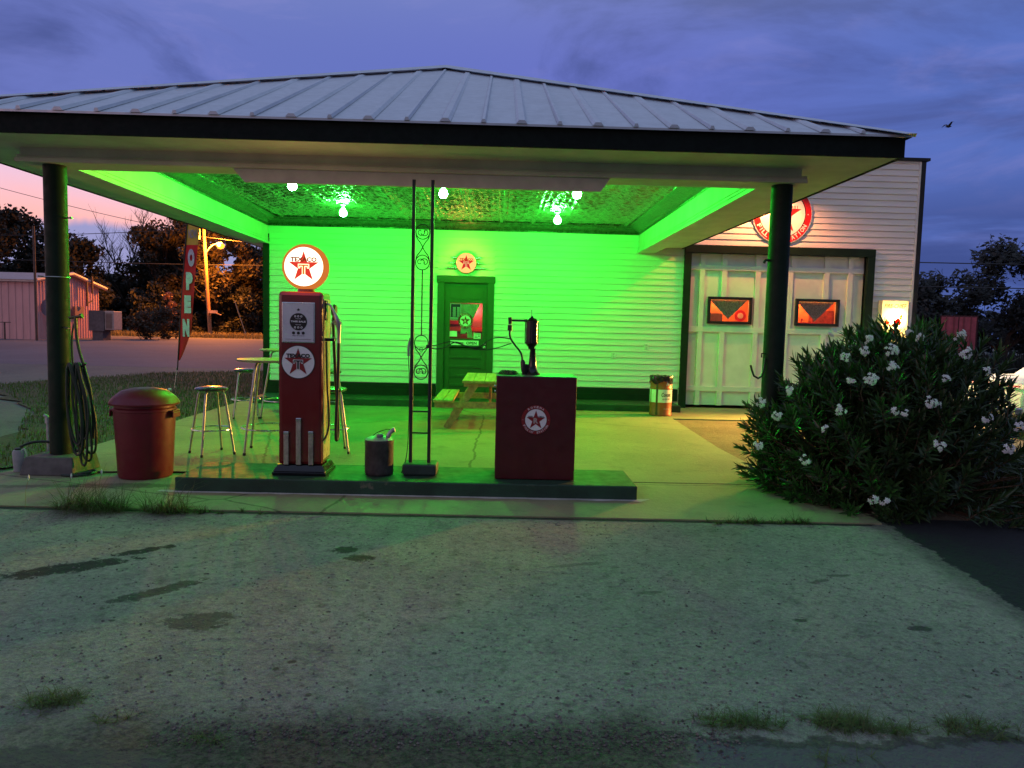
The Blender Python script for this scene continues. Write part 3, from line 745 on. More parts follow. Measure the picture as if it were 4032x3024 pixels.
# posts
for (x, zb) in ((-4.47, .17), (2.84, 0)):
    MB().tube([(x, 7.6, zb), (x, 7.6, 3.075)], .105, 28).build('post', dgreen, st)
g = MB(); g.hexa([(-4.72, 7.30, 0), (-4.19, 7.30, 0), (-4.19, 7.82, 0), (-4.72, 7.82, 0)], [(-4.70, 7.36, .175), (-4.23, 7.36, .175), (-4.23, 7.80, .175), (-4.70, 7.80, .175)])
g.build('post_plinth', M('plinth_concrete', (.10, .095, .085), .8, var=.25, scale=7, bump=.5, bscale=20), st, bevel=.012)
# bolts and hooks on the posts
g = MB(); g.tube([(-4.40, 7.6, 2.56), (-4.30, 7.56, 2.56)], .008, 8); g.tube([(-4.31, 7.56, 2.56), (-4.285, 7.56, 2.56)], .012, 8)
g.ring((-4.47, 7.6, 1.97), .112, .006, 32, 6); g.tube([(-4.58, 7.57, 1.97), (-4.63, 7.54, 1.975)], .008, 6)
g.tube([(-4.40, 7.55, 1.47), (-4.31, 7.50, 1.46)], .008, 6)
g.build('post_bolt', steel, st)
g = MB(); g.tube([(2.75, 7.58, 2.32), (2.69, 7.55, 2.32), (2.675, 7.55, 2.29)], .014, 8); g.tube([(2.74, 7.58, 1.37), (2.70, 7.55, 1.37), (2.70, 7.55, 1.33)], .008, 6)
g.tube([(2.735, 7.55, 1.32), (2.725, 7.53, 1.22), (2.70, 7.52, 1.14), (2.665, 7.52, 1.115), (2.62, 7.52, 1.14), (2.595, 7.52, 1.20), (2.58, 7.52, 1.25)], .011, 8)
g.build('post_hook', black, st)

# ------------------------------------------------------------------ garage
ga = thing('garage_building', 'white clapboard garage with square false front and sectional door', 'building', (5.6, 15, 0))
g = MB(); G0, G1, GT = 3.66, 8.40, 5.07
for a, b, c, d in ((G0, 3.69, 0, 3.29), (7.55, G1, 0, 3.29), (G0, G1, 3.29, GT)):
    clap(g, a, b, c+(.0 if c else .02), d, WY, .1225, .022)
    g.box(a, b, WY, WY+.15, c, d)
g.box(8.32, 8.44, WY+.15, 24, 0, GT); g.box(3.62, 8.44, 23.9, 24.1, 0, 5.0); g.box(3.62, 3.74, WY+.15, 23.9, 0, GT); g.box(3.74, 8.32, WY+.15, 23.9, 4.9, 5.0)
g.build('wall', siding, ga)
MB().box(8.385, 8.475, WY-.035, WY+.10, 0, GT).box(8.475, 8.485, WY, WY+.12, 0, GT).build('corner_trim', black, ga)
MB().box(8.345, 8.385, WY-.028, WY, 0, GT-.02).build('corner_board', white, ga)
MB().box(3.60, 8.54, WY-.06, WY+.18, GT, GT+.055).build('parapet_cap', black, ga)
MB().box(3.69, 3.83, WY-.07, WY+.02, 0, 3.14).box(7.40, 7.55, WY-.07, WY+.02, 0, 3.14).box(3.69, 7.55, WY-.075, WY+.02, 3.14, 3.29).build('door_frame', dgreen, ga, bevel=.004)
# door leaf: flat panels with applied battens
holes = [(4.28, 5.08, 1.78, 2.22), (6.08, 6.87, 1.78, 2.22)]
g = MB(); PY = WY+.095
def wallhole(x0, x1, z0, z1):
    xs = [x0, 4.28, 5.08, 6.08, 6.87, x1]; 
    for i in range(5):
        if i in (1, 3): g.box(xs[i], xs[i+1], PY, PY+.03, z0, 1.78); g.box(xs[i], xs[i+1], PY, PY+.03, 2.22, z1)
        else: g.box(xs[i], xs[i+1], PY, PY+.03, z0, z1)
wallhole(3.83, 7.40, .06, 3.14)
gd = g.build('garage_door', white, ga)
g = MB(); BY = PY-.045
for z0, z1 in ((2.805, 2.905), (1.555, 1.665), (.345, .445)): g.box(3.84, 7.385, BY-.003, PY, z0, z1)
rows = [(2.905, 3.14), (1.665, 2.805), (.445, 1.555), (.055, .345)]
for ri, (z0, z1) in enumerate(rows):
    for (x0, x1) in ((4.04, 4.145), (4.49, 4.60), (5.175, 5.28), (5.50, 5.60), (5.79, 5.90) if ri > 1 else (5.90, 6.01), (6.58, 6.69), (7.07, 7.17)):
        if ri == 1 and x0 in (4.49, 6.58): g.box(x0, x1, BY, PY, 2.27, z1); continue
        if ri == 1 and 5.9 <= x0 < 6.0: g.box(x0-.06, x1-.06, BY, PY, z0, z1); continue
        g.box(x0, x1, BY, PY, z0, z1)
g.build('batten', white, gd, bevel=.003)
warmwall = M('warm_lit_room_wall', (.62, .20, .06), .8, var=.35, scale=5)
lace = M('lace_curtain', (.50, .42, .30), .85, var=.35, scale=40, bump=.3, bscale=60)
for n_, (x0, x1, z0, z1) in enumerate(holes):
    fr = MB().box(x0-.05, x1+.05, BY-.035, PY, z1, z1+.055).box(x0-.05, x1+.05, BY-.035, PY, z0-.055, z0).box(x0-.05, x0, BY-.035, PY, z0, z1).box(x1, x1+.05, BY-.035, PY, z0, z1).build('window', black, ga, bevel=.003)
    MB().box(x0, x1, PY-.02, PY-.016, z0, z1).build('pane', glassy, fr)
    g = MB(); cx = (x0+x1)/2+.02; N = 16; vs = []
    for i in range(N+1):
        t = i/N; xx = x0+.02+(x1-x0-.04)*t; zb = z1-.02-.38*(1-abs(2*t-1))
        vs += [(xx, PY+.045+(.006 if i % 2 else 0), z1), (xx, PY+.045+(.006 if i % 2 else 0), min(z1-.005, zb+.01*(i % 2)))]
    g.add(vs, [(2*i, 2*i+1, 2*i+3, 2*i+2) for i in range(N)]); g.build('curtain', lace, fr)
    g = MB(); g.add([(x0-.3, PY+.8, z0-.5), (x1+.3, PY+.8, z0-.5), (x1+.3, PY+.8, z1+.3), (x0-.3, PY+.8, z1+.3), (x0-.3, PY+.04, z0-.5), (x1+.3, PY+.04, z0-.5), (x1+.3, PY+.04, z1+.3), (x0-.3, PY+.04, z1+.3)],
                    [(0, 1, 2, 3), (4, 0, 3, 7), (1, 5, 6, 2), (3, 2, 6, 7), (5, 1, 0, 4)])
    g.build('room', warmwall, fr)
    if n_ == 0:
        MB().box(x0-.1, x0+.42, PY+.5, PY+.7, z0-.4, z0+.17).build('counter', brown, fr)
        MB().disc(x1-.0, z0+.13, .12, PY+.5, .02).build('wall_plaque', signred, fr)
        MB().disc(x1-.0, z0+.13, .06, PY+.49, .01).build('plaque_centre', signwhite, fr)
    else:
        MB().box(x1-.25, x1+.2, PY+.5, PY+.7, z0-.4, z0+.28).build('cabinet', M('dark_orange_cabinet', (.30, .06, .02), .7, var=.4, scale=12), fr)
        MB().tube([(x0+.2, PY+.3, z0-.1), (x0+.23, PY+.3, z0+.10), (x0+.25, PY+.3, z0+.06)], .012, 6).box(x0+.05, x0+.55, PY+.3, PY+.4, z0-.1, z0+.02).build('shelf', signred, fr)
    lamp('window_room_lamp', 'POINT', ((x0+x1)/2, PY+.45, z1+.12), 26, (1, .45, .14), .05, parent=fr)

# gooseneck lamp that washes the false front
gl = thing('gooseneck_lamp', 'gooseneck lamp above the round wall sign, tucked beside the canopy eave', 'lamp', (5.3, 15, 4.62))
MB().tube([(5.3, 15, 4.62), (5.3, 14.8, 4.78), (5.3, 14.58, 4.82), (5.3, 14.46, 4.70), (5.3, 14.45, 4.55)], .012, 10).build('arm', black, gl)
MB().lathe([(.02, .17), (.06, .16), (.10, .10), (.155, .03), (.16, -.02), (.152, -.018), (.095, .09), (.03, .14)], (5.3, 14.45, 4.38), 28, caps=False).build('shade', dgreen, gl)
MB().lathe([(.001, -.045), (.03, -.03), (.038, 0), (.03, .03), (.012, .05)], (5.3, 14.45, 4.425), 16).build('bulb', EM('warm_bulb', (1, .32, .10), 5200.), gl)

# round wall sign
rs = thing('round_wall_sign', 'large round red and white star sign over the garage door', 'sign', (5.62, 14.97, 3.95))
MB().disc(5.62, 3.95, .60, WY-.05, .03, 72).build('backing', signwhite, rs)
grill_logo(rs, 5.62, 3.95, .585, WY-.054, signred, signwhite, signred, signwhite, signblack, M('tan_initial', (.6, .45, .3), .5), .80)

# lit box sign on the garage front
fs = thing('light_box_sign', 'glowing yellow upright box sign on the garage wall behind the oleander', 'sign', (7.95, 14.9, 1.8))
X0, X1, Z0, Z1 = 7.69, 8.215, 1.38, 2.27
def fire_panel():
    m = bpy.data.materials.new('translucent_panel'); m.use_nodes = True; q = NT(m.node_tree); q.n.clear()
    t = q.add('ShaderNodeBsdfTranslucent'); t.inputs[0].default_value = (.85, .72, .42, 1)
    d = q.add('ShaderNodeBsdfDiffuse'); d.inputs[0].default_value = (.7, .6, .35, 1)
    mx = q.add('ShaderNodeMixShader'); mx.inputs[0].default_value = .35; q.l.new(t.outputs[0], mx.inputs[1]); q.l.new(d.outputs[0], mx.inputs[2])
    o = q.add('ShaderNodeOutputMaterial'); q.l.new(mx.outputs[0], o.inputs[0]); return m
def trans(name, c, mixf=.35):
    m = bpy.data.materials.new(name); m.use_nodes = True; q = NT(m.node_tree); q.n.clear()
    t = q.add('ShaderNodeBsdfTranslucent'); t.inputs[0].default_value = c+(1,)
    d = q.add('ShaderNodeBsdfDiffuse'); d.inputs[0].default_value = c+(1,)
    mx = q.add('ShaderNodeMixShader'); mx.inputs[0].default_value = mixf; q.l.new(t.outputs[0], mx.inputs[1]); q.l.new(d.outputs[0], mx.inputs[2])
    o = q.add('ShaderNodeOutputMaterial'); q.l.new(mx.outputs[0], o.inputs[0]); MATS[name] = m; return m
MB().add([(X0, 14.82, Z0), (X1, 14.82, Z0), (X1, 14.82, Z1), (X0, 14.82, Z1)], [(0, 1, 2, 3)]).build('front_panel', fire_panel(), fs)
MB().box(X0-.008, X0, 14.815, 14.97, Z0, Z1).box(X1, X1+.008, 14.815, 14.97, Z0, Z1).box(X0-.008, X1+.008, 14.815, 14.97, Z1, Z1+.008).box(X0-.008, X1+.008, 14.815, 14.97, Z0-.008, Z0).box(X0, X1, 14.955, 14.965, Z0, Z1).build('case', M('light_box_case', (.5, .5, .45), .5), fs)
tred = trans('translucent_red', (.75, .05, .015)); tgr = trans('translucent_grey', (.45, .40, .2))
g = MB(); text(g, 'FIRE-CHIEF', 7.955, 2.165, .085, 14.816, wdt=.45, bold=.02, shear=.25); g.build('lettering', tred, fs)
g = MB(); text(g, 'GASOLINE', 7.955, 2.055, .022, 14.816, wdt=.24, bold=.02); g.build('small_lettering', tgr, fs)
g = MB(); g.annulus(7.81, 1.83, .095, .10, 14.814, .002); g.build('logo_ring', tgr, fs)
g = MB(); g.star(7.81, 1.83, .085, 14.814); g.poly([(7.88, 1.74), (8.10, 1.80), (8.08, 1.87), (8.03, 1.92), (7.97, 1.90), (7.93, 1.84)], 14.814, .002); g.poly([(7.82, 1.62), (7.88, 1.56), (7.98, 1.57), (8.04, 1.64), (7.99, 1.70), (7.90, 1.70)], 14.813, .002); g.build('red_helmet', tred, fs)
MB().poly([(8.04, 1.90), (8.10, 1.90), (8.105, 2.02), (8.06, 1.96)], 14.812, .002).build('yellow_feather', trans('translucent_yellow', (.9, .6, .05)), fs)
MB().lathe([(.001, -.03), (.03, -.015), (.035, .01), (.02, .04), (.012, .06)], (7.97, 14.89, 1.90), 16).build('bulb', EM('box_bulb', (1, .70, .34), 1300.), fs)

# floodlight by the garage corner, aimed over the forecourt
fl = thing('flood_lamp', 'small warm flood lamp on the garage wall right of the door, behind the oleander top', 'lamp', (7.62, 14.93, 1.5))
MB().box(7.57, 7.67, 14.93, 14.97, 1.45, 1.55).build('back_plate', black, fl)
MB().lathe([(.02, .10), (.045, .06), (.06, 0), (.055, 0), (.03, .05)], (7.6, 14.84, 1.5), 20, 'Y', caps=False).build('shade', black, fl)
MB().lathe([(.02, .10), (.045, .06), (.06, 0), (.055, 0), (.03, .05)], (7.72, 14.84, 1.5), 20, 'Y', caps=False).build('shade', black, fl)
MB().tube([(7.62, 14.93, 1.5), (7.6, 14.9, 1.5)], .015, 8).build('arm', black, fl)
lamp('flood_beam', 'SPOT', (7.6, 14.80, 1.5), 7500, (1, .50, .09), .22, parent=fl, aim=(2.0, 11.2, .15), spot_size=R(54), spot_blend=1.)
lamp('flood_beam', 'SPOT', (7.72, 14.80, 1.5), 2600, (1, .72, .40), .05, parent=fl, aim=(8.8, 12.2, .7), spot_size=R(60), spot_blend=.8)

# outlets
for x, z, lab in ((2.33, 1.03, 'small outlet cover on the siding above the skirt, lower of the two'), (2.99, 1.23, 'small outlet cover on the siding nearest the orange drum, upper of the two')):
    t = thing('outlet_cover', lab, 'outlet', (x, WY, z), 'outlet covers on the station wall')
    MB().box(x-.045, x+.045, WY-.035, WY-.01, z-.065, z+.065).build('cover', signwhite, t, bevel=.004)
    MB().box(x-.018, x+.018, WY-.04, WY-.034, z-.045, z-.01).box(x-.018, x+.018, WY-.04, WY-.034, z+.01, z+.045).build('socket', M('outlet_socket', (.5, .5, .48), .5), t)

# lit round sign over the station door
ws = thing('lit_wall_sign', 'small glowing round star sign with chrome bars over the green door', 'sign', (-.69, 14.98, 2.81))
MB().lathe([(.19, 0), (.205, -.01), (.205, -.10), (.195, -.105)], (-.69, WY-.01, 2.81), 48, 'Y').build('rim', M('amber_rim', (.6, .3, .05), .3), ws)
MB().disc(-.69, 2.81, .197, WY-.118, .002, 48).build('face', EM('amber_face', (1., .50, .13), 1.5), ws)
star_logo(ws, -.69, 2.81, .175, WY-.121, (EM('lit_red', (.85, .03, .03), .8), EM('lit_red_letters', (.7, .08, .02), .7), EM('lit_red_t', (.8, .12, .03), .8), EM('lit_pale', (1, .75, .35), 1.1)))
lamp('sign_light', 'POINT', (-.69, 14.72, 2.84), 9, (1, .45, .10), .12, parent=ws)
for dz, L in ((.107, .287), (.004, .335), (-.092, .392)):
    for s_ in (-1, 1):
        a, b = sorted((-.69+s_*.16, -.69+s_*L)); MB().box(a, b, WY-.06, WY-.03, 2.81+dz-.018, 2.81+dz+.018).build('chrome_bar', chrome, ws, bevel=.008)

# ------------------------------------------------------------------ green bulbs
bm = EM('green_bulb', (.030, 1, .050), 1250.)
def bulb(x, y, lab):
    t = thing('ceiling_bulb', lab, 'light bulb', (x, y, 3.61), 'green bulbs under the canopy')
    MB().lathe([(.05, 0), (.05, -.02), (.028, -.03), (.024, -.075)], (x, y, 3.61), 20).build('socket', signwhite, t)
    MB().lathe([(.02, .085), (.03, .07), (.05, .045), (.062, .01), (.058, -.025), (.038, -.05), (.001, -.062)], (x, y, 3.455), 16, caps=False).build('globe', bm, t)
for a in ((-2.74, 13.0, 'glowing green bulb near the wall, above the fuel pump side'), (.98, 13.2, 'glowing green bulb near the wall, above the outlet side'), (-.85, 10.84, 'glowing green bulb beside the wrought iron posts, in the middle of the ceiling'),
          (-2.93, 10.54, 'glowing green bulb half hidden by the valance, leftmost of the front row'), (1.05, 10.58, 'glowing green bulb half hidden by the valance, rightmost of the front row')): bulb(*a)

# ------------------------------------------------------------------ pump island and what stands on it
isl = MB().box(-2.96, 1.32, 6.77, 7.53, -.02, .13).build('pump_island', islandpaint, None, bevel=.012)
tag(isl, 'long low concrete island painted dark green', 'pump island')
g = MB(); r = random.Random(8); pts = ragged((-3.1, 6.72), (1.45, 6.70), 40, .018, r)+[(1.45, 6.80), (-3.1, 6.80)]
g.add([(p[0], p[1], .003) for p in pts], [tuple(range(len(pts)))])
g.build('mortar_skirt', M('pale_mortar', (.42, .42, .36), .8, var=.2), isl)

pu = thing('fuel_pump', 'tall vintage red fuel pump with a lit white star globe', 'fuel pump', (-1.86, 7.15, .13))
g = MB(); g.box(-2.12, -1.61, 6.93, 7.36, .13, .165); g.hexa([(-2.115, 6.935, .165), (-1.615, 6.935, .165), (-1.615, 7.355, .165), (-2.115, 7.355, .165)], [(-2.08, 6.97, .225), (-1.65, 6.97, .225), (-1.65, 7.32, .225), (-2.08, 7.32, .225)])
g.build('base', blackg, pu, bevel=.008)
MB().box(-2.075, -1.655, 6.98, 7.31, .225, 1.865).build('body', pumpred, pu, bevel=.035)
MB().box(-1.656, -1.652, 7.01, 7.28, .28, 1.80).build('side_panel', M('pump_side_cream', (.55, .44, .22), .3, var=.15, scale=3, coat=.3, spots=.42, spotcol=(.22, .10, .04), spotscale=4), pu)
# price dial
fy = 6.978
MB().box(-2.035, -1.725, fy-.010, fy+.004, 1.385, 1.765).build('dial_frame', chrome, pu, bevel=.012)
MB().box(-2.022, -1.738, fy-.014, fy-.006, 1.398, 1.752).build('dial_face', M('dial_face_white', (.55, .56, .60), .3, var=.06), pu)
MB().disc(-1.878, 1.583, .080, fy-.017, .002).build('dial_disc', signblack, pu)
g = MB(); text(g, '0 0 0', -1.878, 1.633, .020, fy-.020, wdt=.075); text(g, 'THIS SALE', -1.878, 1.585, .016, fy-.020, wdt=.140, bold=.04); text(g, '0 0 0', -1.878, 1.530, .020, fy-.020, wdt=.080)
text(g, 'DOLLARS', -1.878, 1.611, .006, fy-.020, wdt=.05); text(g, 'GALLONS', -1.878, 1.555, .006, fy-.020, wdt=.05)
g.build('dial_digits', signwhite, pu)
g = MB(); g.star(-1.878, 1.695, .018, fy-.017)
for dx in (-.045, 0, .045): g.disc(-1.878+dx, 1.478, .014, fy-.017, .002, 20)
text(g, 'PRICE PER GALLON', -1.878, 1.452, .007, fy-.017, wdt=.11)
g.box(-2.0, -1.76, fy-.016, fy-.014, 1.418, 1.420); g.build('price_marks', signblack, pu)
MB().disc(-1.882, 1.205, .158, fy-.004, .003, 60).build('badge_rim', signblack, pu)
MB().disc(-1.882, 1.205, .151, fy-.006, .003, 60).build('badge', signwhite, pu)
star_logo(pu, -1.882, 1.205, .146, fy-.009, (darkred, signblack, signblack, signwhite))
for x, zt in ((-1.992, .545), (-1.876, .675), (-1.760, .550)):
    b = MB().box(x-.024, x+.024, fy-.022, fy+.004, .227, zt).build('trim_bar', M('tarnished_chrome', (.42, .40, .34), .4, .9, var=.3, scale=18), pu, bevel=.006)
    MB().box(x-.025, x+.025, fy-.024, fy+.004, zt-.028, zt+.003).build('bar_cap', chrome, b, bevel=.006)
# globe
MB().lathe([(.085, -.01), (.08, .02), (.07, .06), (.075, .075)], (-1.85, 7.14, 1.865), 32).build('globe_neck', M('neck_amber', (.35, .12, .04), .25), pu)
gb = MB().lathe([(.178, -.075), (.19, -.085), (.205, -.07), (.215, -.03), (.215, .03), (.205, .07), (.19, .085), (.178, .075)], (-1.85, 7.12, 2.10), 56, 'Y', caps=False).build('globe', EM('glowing_amber_rim', (.80, .22, .04), .8), pu)
for yy, s_ in ((7.042, 1), (7.195, -1)): MB().disc(-1.85, 2.10, .182, yy, .003, 56).build('lens', EM('lit_lens', (1, .82, .58), 2.6), gb)
star_logo(gb, -1.85, 2.10, .162, 7.037, (EM('globe_red', (.80, .05, .03), 1.0), EM('globe_letters', (.45, .07, .02), .5), EM('globe_t', (.85, .25, .04), .9), EM('globe_outline', (1, .85, .5), 2.5)))
lamp('globe_light', 'POINT', (-1.85, 6.98, 2.12), 12, (1, .52, .22), .05, parent=pu)
# nozzle, boot and hose on the right side
MB().box(-1.655, -1.635, 7.03, 7.10, 1.60, 1.79).box(-1.655, -1.56, 7.05, 7.13, 1.405, 1.435).build('nozzle_boot', blackg, pu, bevel=.006)
MB().lathe([(.0, -.025), (.05, -.02), (.06, 0), (.05, .02), (0, .025)], (-1.585, 7.14, 1.70), 20, 'X').build('hose_swivel', black, pu)
g = MB(); g.tube([(-1.645, 7.06, 1.765), (-1.60, 7.055, 1.745), (-1.575, 7.05, 1.70), (-1.555, 7.05, 1.655)], [.010, .011, .013, .018], 12)
g.tube([(-1.555, 7.05, 1.66), (-1.54, 7.05, 1.62), (-1.525, 7.05, 1.575), (-1.52, 7.05, 1.53), (-1.52, 7.05, 1.45), (-1.521, 7.05, 1.39)], [.018, .026, .028, .021, .016, .017], 14)
g.tube([(-1.53, 7.05, 1.585), (-1.495, 7.05, 1.575)], [.016, .013], 12)
g.tube([(-1.545, 7.05, 1.60), (-1.57, 7.05, 1.595), (-1.565, 7.05, 1.57), (-1.54, 7.05, 1.56)], .008, 8)
g.tube([(-1.565, 7.05, 1.60), (-1.592, 7.05, 1.57), (-1.595, 7.05, 1.50), (-1.605, 7.05, 1.44), (-1.57, 7.05, 1.445), (-1.525, 7.05, 1.42)], .005, 8)
g.build('nozzle', steel, pu)
g = MB(); pts = [(-1.521, 7.05, 1.40), (-1.523, 7.055, 1.2), (-1.53, 7.06, 1.0), (-1.54, 7.07, .78), (-1.552, 7.09, .58), (-1.556, 7.11, .47), (-1.557, 7.15, .435), (-1.555, 7.20, .47), (-1.56, 7.23, .62), (-1.585, 7.24, .95), (-1.60, 7.22, 1.3), (-1.60, 7.17, 1.58), (-1.59, 7.15, 1.66)]
def smooth(p, k=3):
    p = [Vector(a) for a in p]
    for _ in range(k):
        o = [p[0]]
        for i in range(len(p)-1): o += [p[i]*.75+p[i+1]*.25, p[i]*.25+p[i+1]*.75]
        p = o+[p[-1]]
    return p
g.tube(smooth(pts, 2), .015, 10); g.tube(smooth([(-1.64, 7.06, 1.40), (-1.638, 7.06, 1.2), (-1.63, 7.06, .95), (-1.61, 7.05, .75), (-1.61, 7.05, .58), (-1.635, 7.03, .48), (-1.68, 6.99, .44)], 2), .009, 8)
g.build('hose', rubber, pu)
MB().tube([(-2.08, 7.1, 1.50), (-2.12, 7.1, 1.50), (-2.125, 7.1, 1.505)], .006, 8).build('crank', steel, pu)

# old can
cn = thing('fuel_can', 'old dented metal fuel can with a spout beside the pump', 'can', (-1.135, 7.1, .13))
MB().lathe([(.125, 0), (.135, .01), (.137, .03), (.137, .30), (.140, .31), (.137, .325), (.138, .34)], (-1.135, 7.1, .13), 36).build('body', M('rusty_can', (.055, .05, .045), .65, .3, var=.35, scale=12, bump=.3, bscale=30), cn)
MB().lathe([(.138, .338), (.12, .352), (.07, .375), (.05, .38)], (-1.135, 7.1, .13), 32).lathe([(.034, .378), (.034, .40), (.03, .402)], (-1.125, 7.05, .13), 20).build('lid', M('can_top', (.30, .34, .32), .45, .5, var=.2), cn)
MB().tube([(-1.05, 7.09, .50), (-1.03, 7.09, .54), (-1.0, 7.08, .565)], [.025, .022, .02], 12).tube([(-1.0, 7.08, .565), (-.985, 7.08, .57)], .026, 12).build('spout', galv, cn)
MB().tube(smooth([(-1.20, 7.08, .50), (-1.16, 7.08, .535), (-1.10, 7.08, .56), (-1.04, 7.08, .575), (-1.02, 7.08, .56)]), .004, 6).build('handle', black, cn)

# wrought-iron posts
tr = thing('iron_trellis', 'slim black wrought iron double post with scrollwork on a square base', 'trellis post', (-.745, 7.15, .13))
MB().box(-.905, -.575, 7.03, 7.28, .13, .245).build('base_block', M('base_green_black', (.015, .035, .025), .6, var=.3, bump=.4, bscale=20), tr, bevel=.02)
for x in (-.838, -.66): MB().box(x-.016, x+.016, 7.134, 7.166, .24, 2.95).build('upright', black, tr, bevel=.003)
MB().box(-.825, -.675, 7.143, 7.157, .735, .75).box(-.825, -.675, 7.143, 7.157, .525, .54).build('rung', black, tr)
def spiral(cx, cz, r0, sgn, a0, turns, flip=1):
    P_ = []
    for i in range(26):
        t = i/25; a = a0+sgn*turns*6.283*t; rr = r0*(1-.80*t); P_.append((cx+rr*math.cos(a), 7.15, cz+flip*rr*math.sin(a)))
    return P_
def scroll(zt, zb, top_open=False):
    g = MB(); c = -.749; zm = (zt+zb)/2; h = (zt-zb)/2
    for s_ in (1, -1):          # upper and lower halves of the figure
        ze = zm+s_*h; g.tube([(c+.066*math.cos(6.283*i/28), 7.15, ze-s_*.070+.070*math.sin(6.283*i/28)) for i in range(28)], .0052, 6, closed=True)
        for sx in (1, -1):
            g.tube(smooth([(c+sx*.062, 7.15, ze-s_*.09), (c+sx*.058, 7.15, ze-s_*.13), (c+sx*.02, 7.15, zm+s_*.04), (c-sx*.0, 7.15, zm)]), .0052, 6)
            if not (top_open and s_ > 0): g.tube(spiral(c+sx*.022, ze-s_*.072, .042, sx*s_, (3.14 if sx > 0 else 0)+s_*.3, .95), .0045, 6)
        if top_open and s_ > 0: g.tube([(c+.018*math.cos(6.283*i/16), 7.15, zm+.075+.02*math.sin(6.283*i/16)) for i in range(16)], .003, 6, closed=True)
    g.build('scroll', black, tr)
scroll(2.535, 2.105); scroll(1.48, 1.055, True)
MB().tube([(-.749, 7.15, 2.11), (-.749, 7.15, 1.475)], .006, 8).build('centre_rod', black, tr)
MB().box(-.70, -.67, 7.12, 7.135, 1.37, 1.39).build('clip', black, tr)
MB().tube(smooth([(-.862, 7.14, 1.42), (-.87, 7.13, 1.34), (-.868, 7.13, 1.28)]), [.006]*17+[.004] if False else .012, 8).build('inline_switch', M('grey_plastic', (.25, .25, .25), .5), tr)
MB().tube(smooth([(-.86, 7.14, 1.45), (-.872, 7.13, 1.3), (-.86, 7.14, 1.1), (-.855, 7.14, .9), (-.86, 7.14, .5), (-.875, 7.12, .27), (-.92, 7.1, .14)]), .004, 6).build('cord', rubber, tr)

# red cabinet
cb = thing('oil_cabinet', 'dark red steel cabinet with a round star decal', 'cabinet', (.365, 7.2, .13))
MB().box(-.015, .745, 6.96, 7.44, .135, 1.115).build('body', cabred, cb, bevel=.006)
MB().box(-.018, .748, 6.955, 7.445, 1.115, 1.122).build('top_sheet', M('cabinet_top', (.08, .09, .08), .4), cb)
MB().tube([(-.02, 7.0, 1.02), (-.035, 7.0, 1.02)], .01, 8).tube([(-.02, 7.0, .97), (-.035, 7.0, .97)], .01, 8).build('hinge', chrome, cb)
grill_logo(cb, .365, .71, .138, 6.950, darkred, signwhite, darkred, M('pink_grey_letters', (.6, .48, .48), .5), signblack, M('grey_initial', (.38, .33, .29), .5))
gp = thing('grease_dispenser', 'black antique hand grease dispenser standing on the red cabinet', 'grease pump', (.32, 7.2, 1.122))
g = MB(); g.lathe([(.075, 0), (.075, .012), (.055, .03), (.042, .06), (.038, .10), (.026, .24), (.03, .255)], (.33, 7.2, 1.122), 24)
g.build('pedestal', blackg, gp)
g = MB(); g.lathe([(.028, 0), (.032, .02), (.055, .045), (.060, .052), (.065, .055), (.065, .065), (.056, .068), (.056, .255), (.062, .258), (.062, .268), (.052, .275), (.038, .295), (.015, .305), (.010, .32)], (.315, 7.2, 1.372), 28)
g.build('barrel', blackg, gp)
for a in (0, 1.57, 3.14, 4.71): MB().tube([(.315+.062*math.cos(a), 7.2+.062*math.sin(a), 1.43), (.315+.062*math.cos(a), 7.2+.062*math.sin(a), 1.637)], .005, 6).build('tie_rod', black, gp)
MB().tube([(.31, 7.2, 1.67), (.31, 7.2, 1.745)], .004, 8).tube([(.31, 7.2, 1.738), (.31, 7.2, 1.750)], .008, 8).build('plunger', steel, gp)
g = MB(); g.tube([(.28, 7.2, 1.645), (.115, 7.2, 1.645)], .010, 10); g.tube([(.27, 7.2, 1.645), (.24, 7.2, 1.645)], .014, 10); g.tube([(.10, 7.2, 1.675), (.105, 7.2, 1.61)], .018, 12); g.tube([(.102, 7.2, 1.60), (.102, 7.2, 1.545)], .022, 12)
g.build('arm', black, gp)
MB().tube(smooth([(.102, 7.2, 1.55), (.102, 7.2, 1.50), (.115, 7.2, 1.46), (.16, 7.2, 1.40), (.205, 7.2, 1.35), (.225, 7.2, 1.31), (.232, 7.2, 1.25)], 2), .0095, 10).build('hose', rubber, gp)
g = MB(); g.tube([(.232, 7.2, 1.265), (.236, 7.2, 1.24), (.245, 7.2, 1.15)], [.014, .024, .024], 12); g.box(.235, .30, 7.18, 7.22, 1.16, 1.225); g.lathe([(.03, .0), (.035, .05)], (.262, 7.2, 1.122), 14); g.build('hose_rest', blackg, gp, bevel=.003)
lidm = thing('glass_ashtray', 'flat round dark glass dish on the cabinet top beside the grease dispenser', 'dish', (.095, 7.2, 1.122))
MB().lathe([(.09, 0), (.108, .008), (.10, .014), (.085, .026), (.075, .034), (.07, .030), (.06, .018), (.02, .014), (.0, .014)], (.095, 7.2, 1.122), 28).build('dish', M('dark_glass', (.02, .03, .025), .06, coat=1.), lidm)
MB().tube([(.095+.08*math.cos(i*.785), 7.2+.08*math.sin(i*.785), 1.152) for i in range(4)], .006, 6).build('rim_glint', chrome, lidm)
cord = MB()
cord.tube(smooth([(-.685, 7.13, 1.385), (-.62, 7.13, 1.383), (-.54, 7.13, 1.41), (-.46, 7.13, 1.43), (-.38, 7.13, 1.41), (-.28, 7.14, 1.37), (-.19, 7.15, 1.375), (-.10, 7.16, 1.45), (-.02, 7.18, 1.48), (.06, 7.19, 1.475), (.11, 7.2, 1.465)]), .0052, 6)
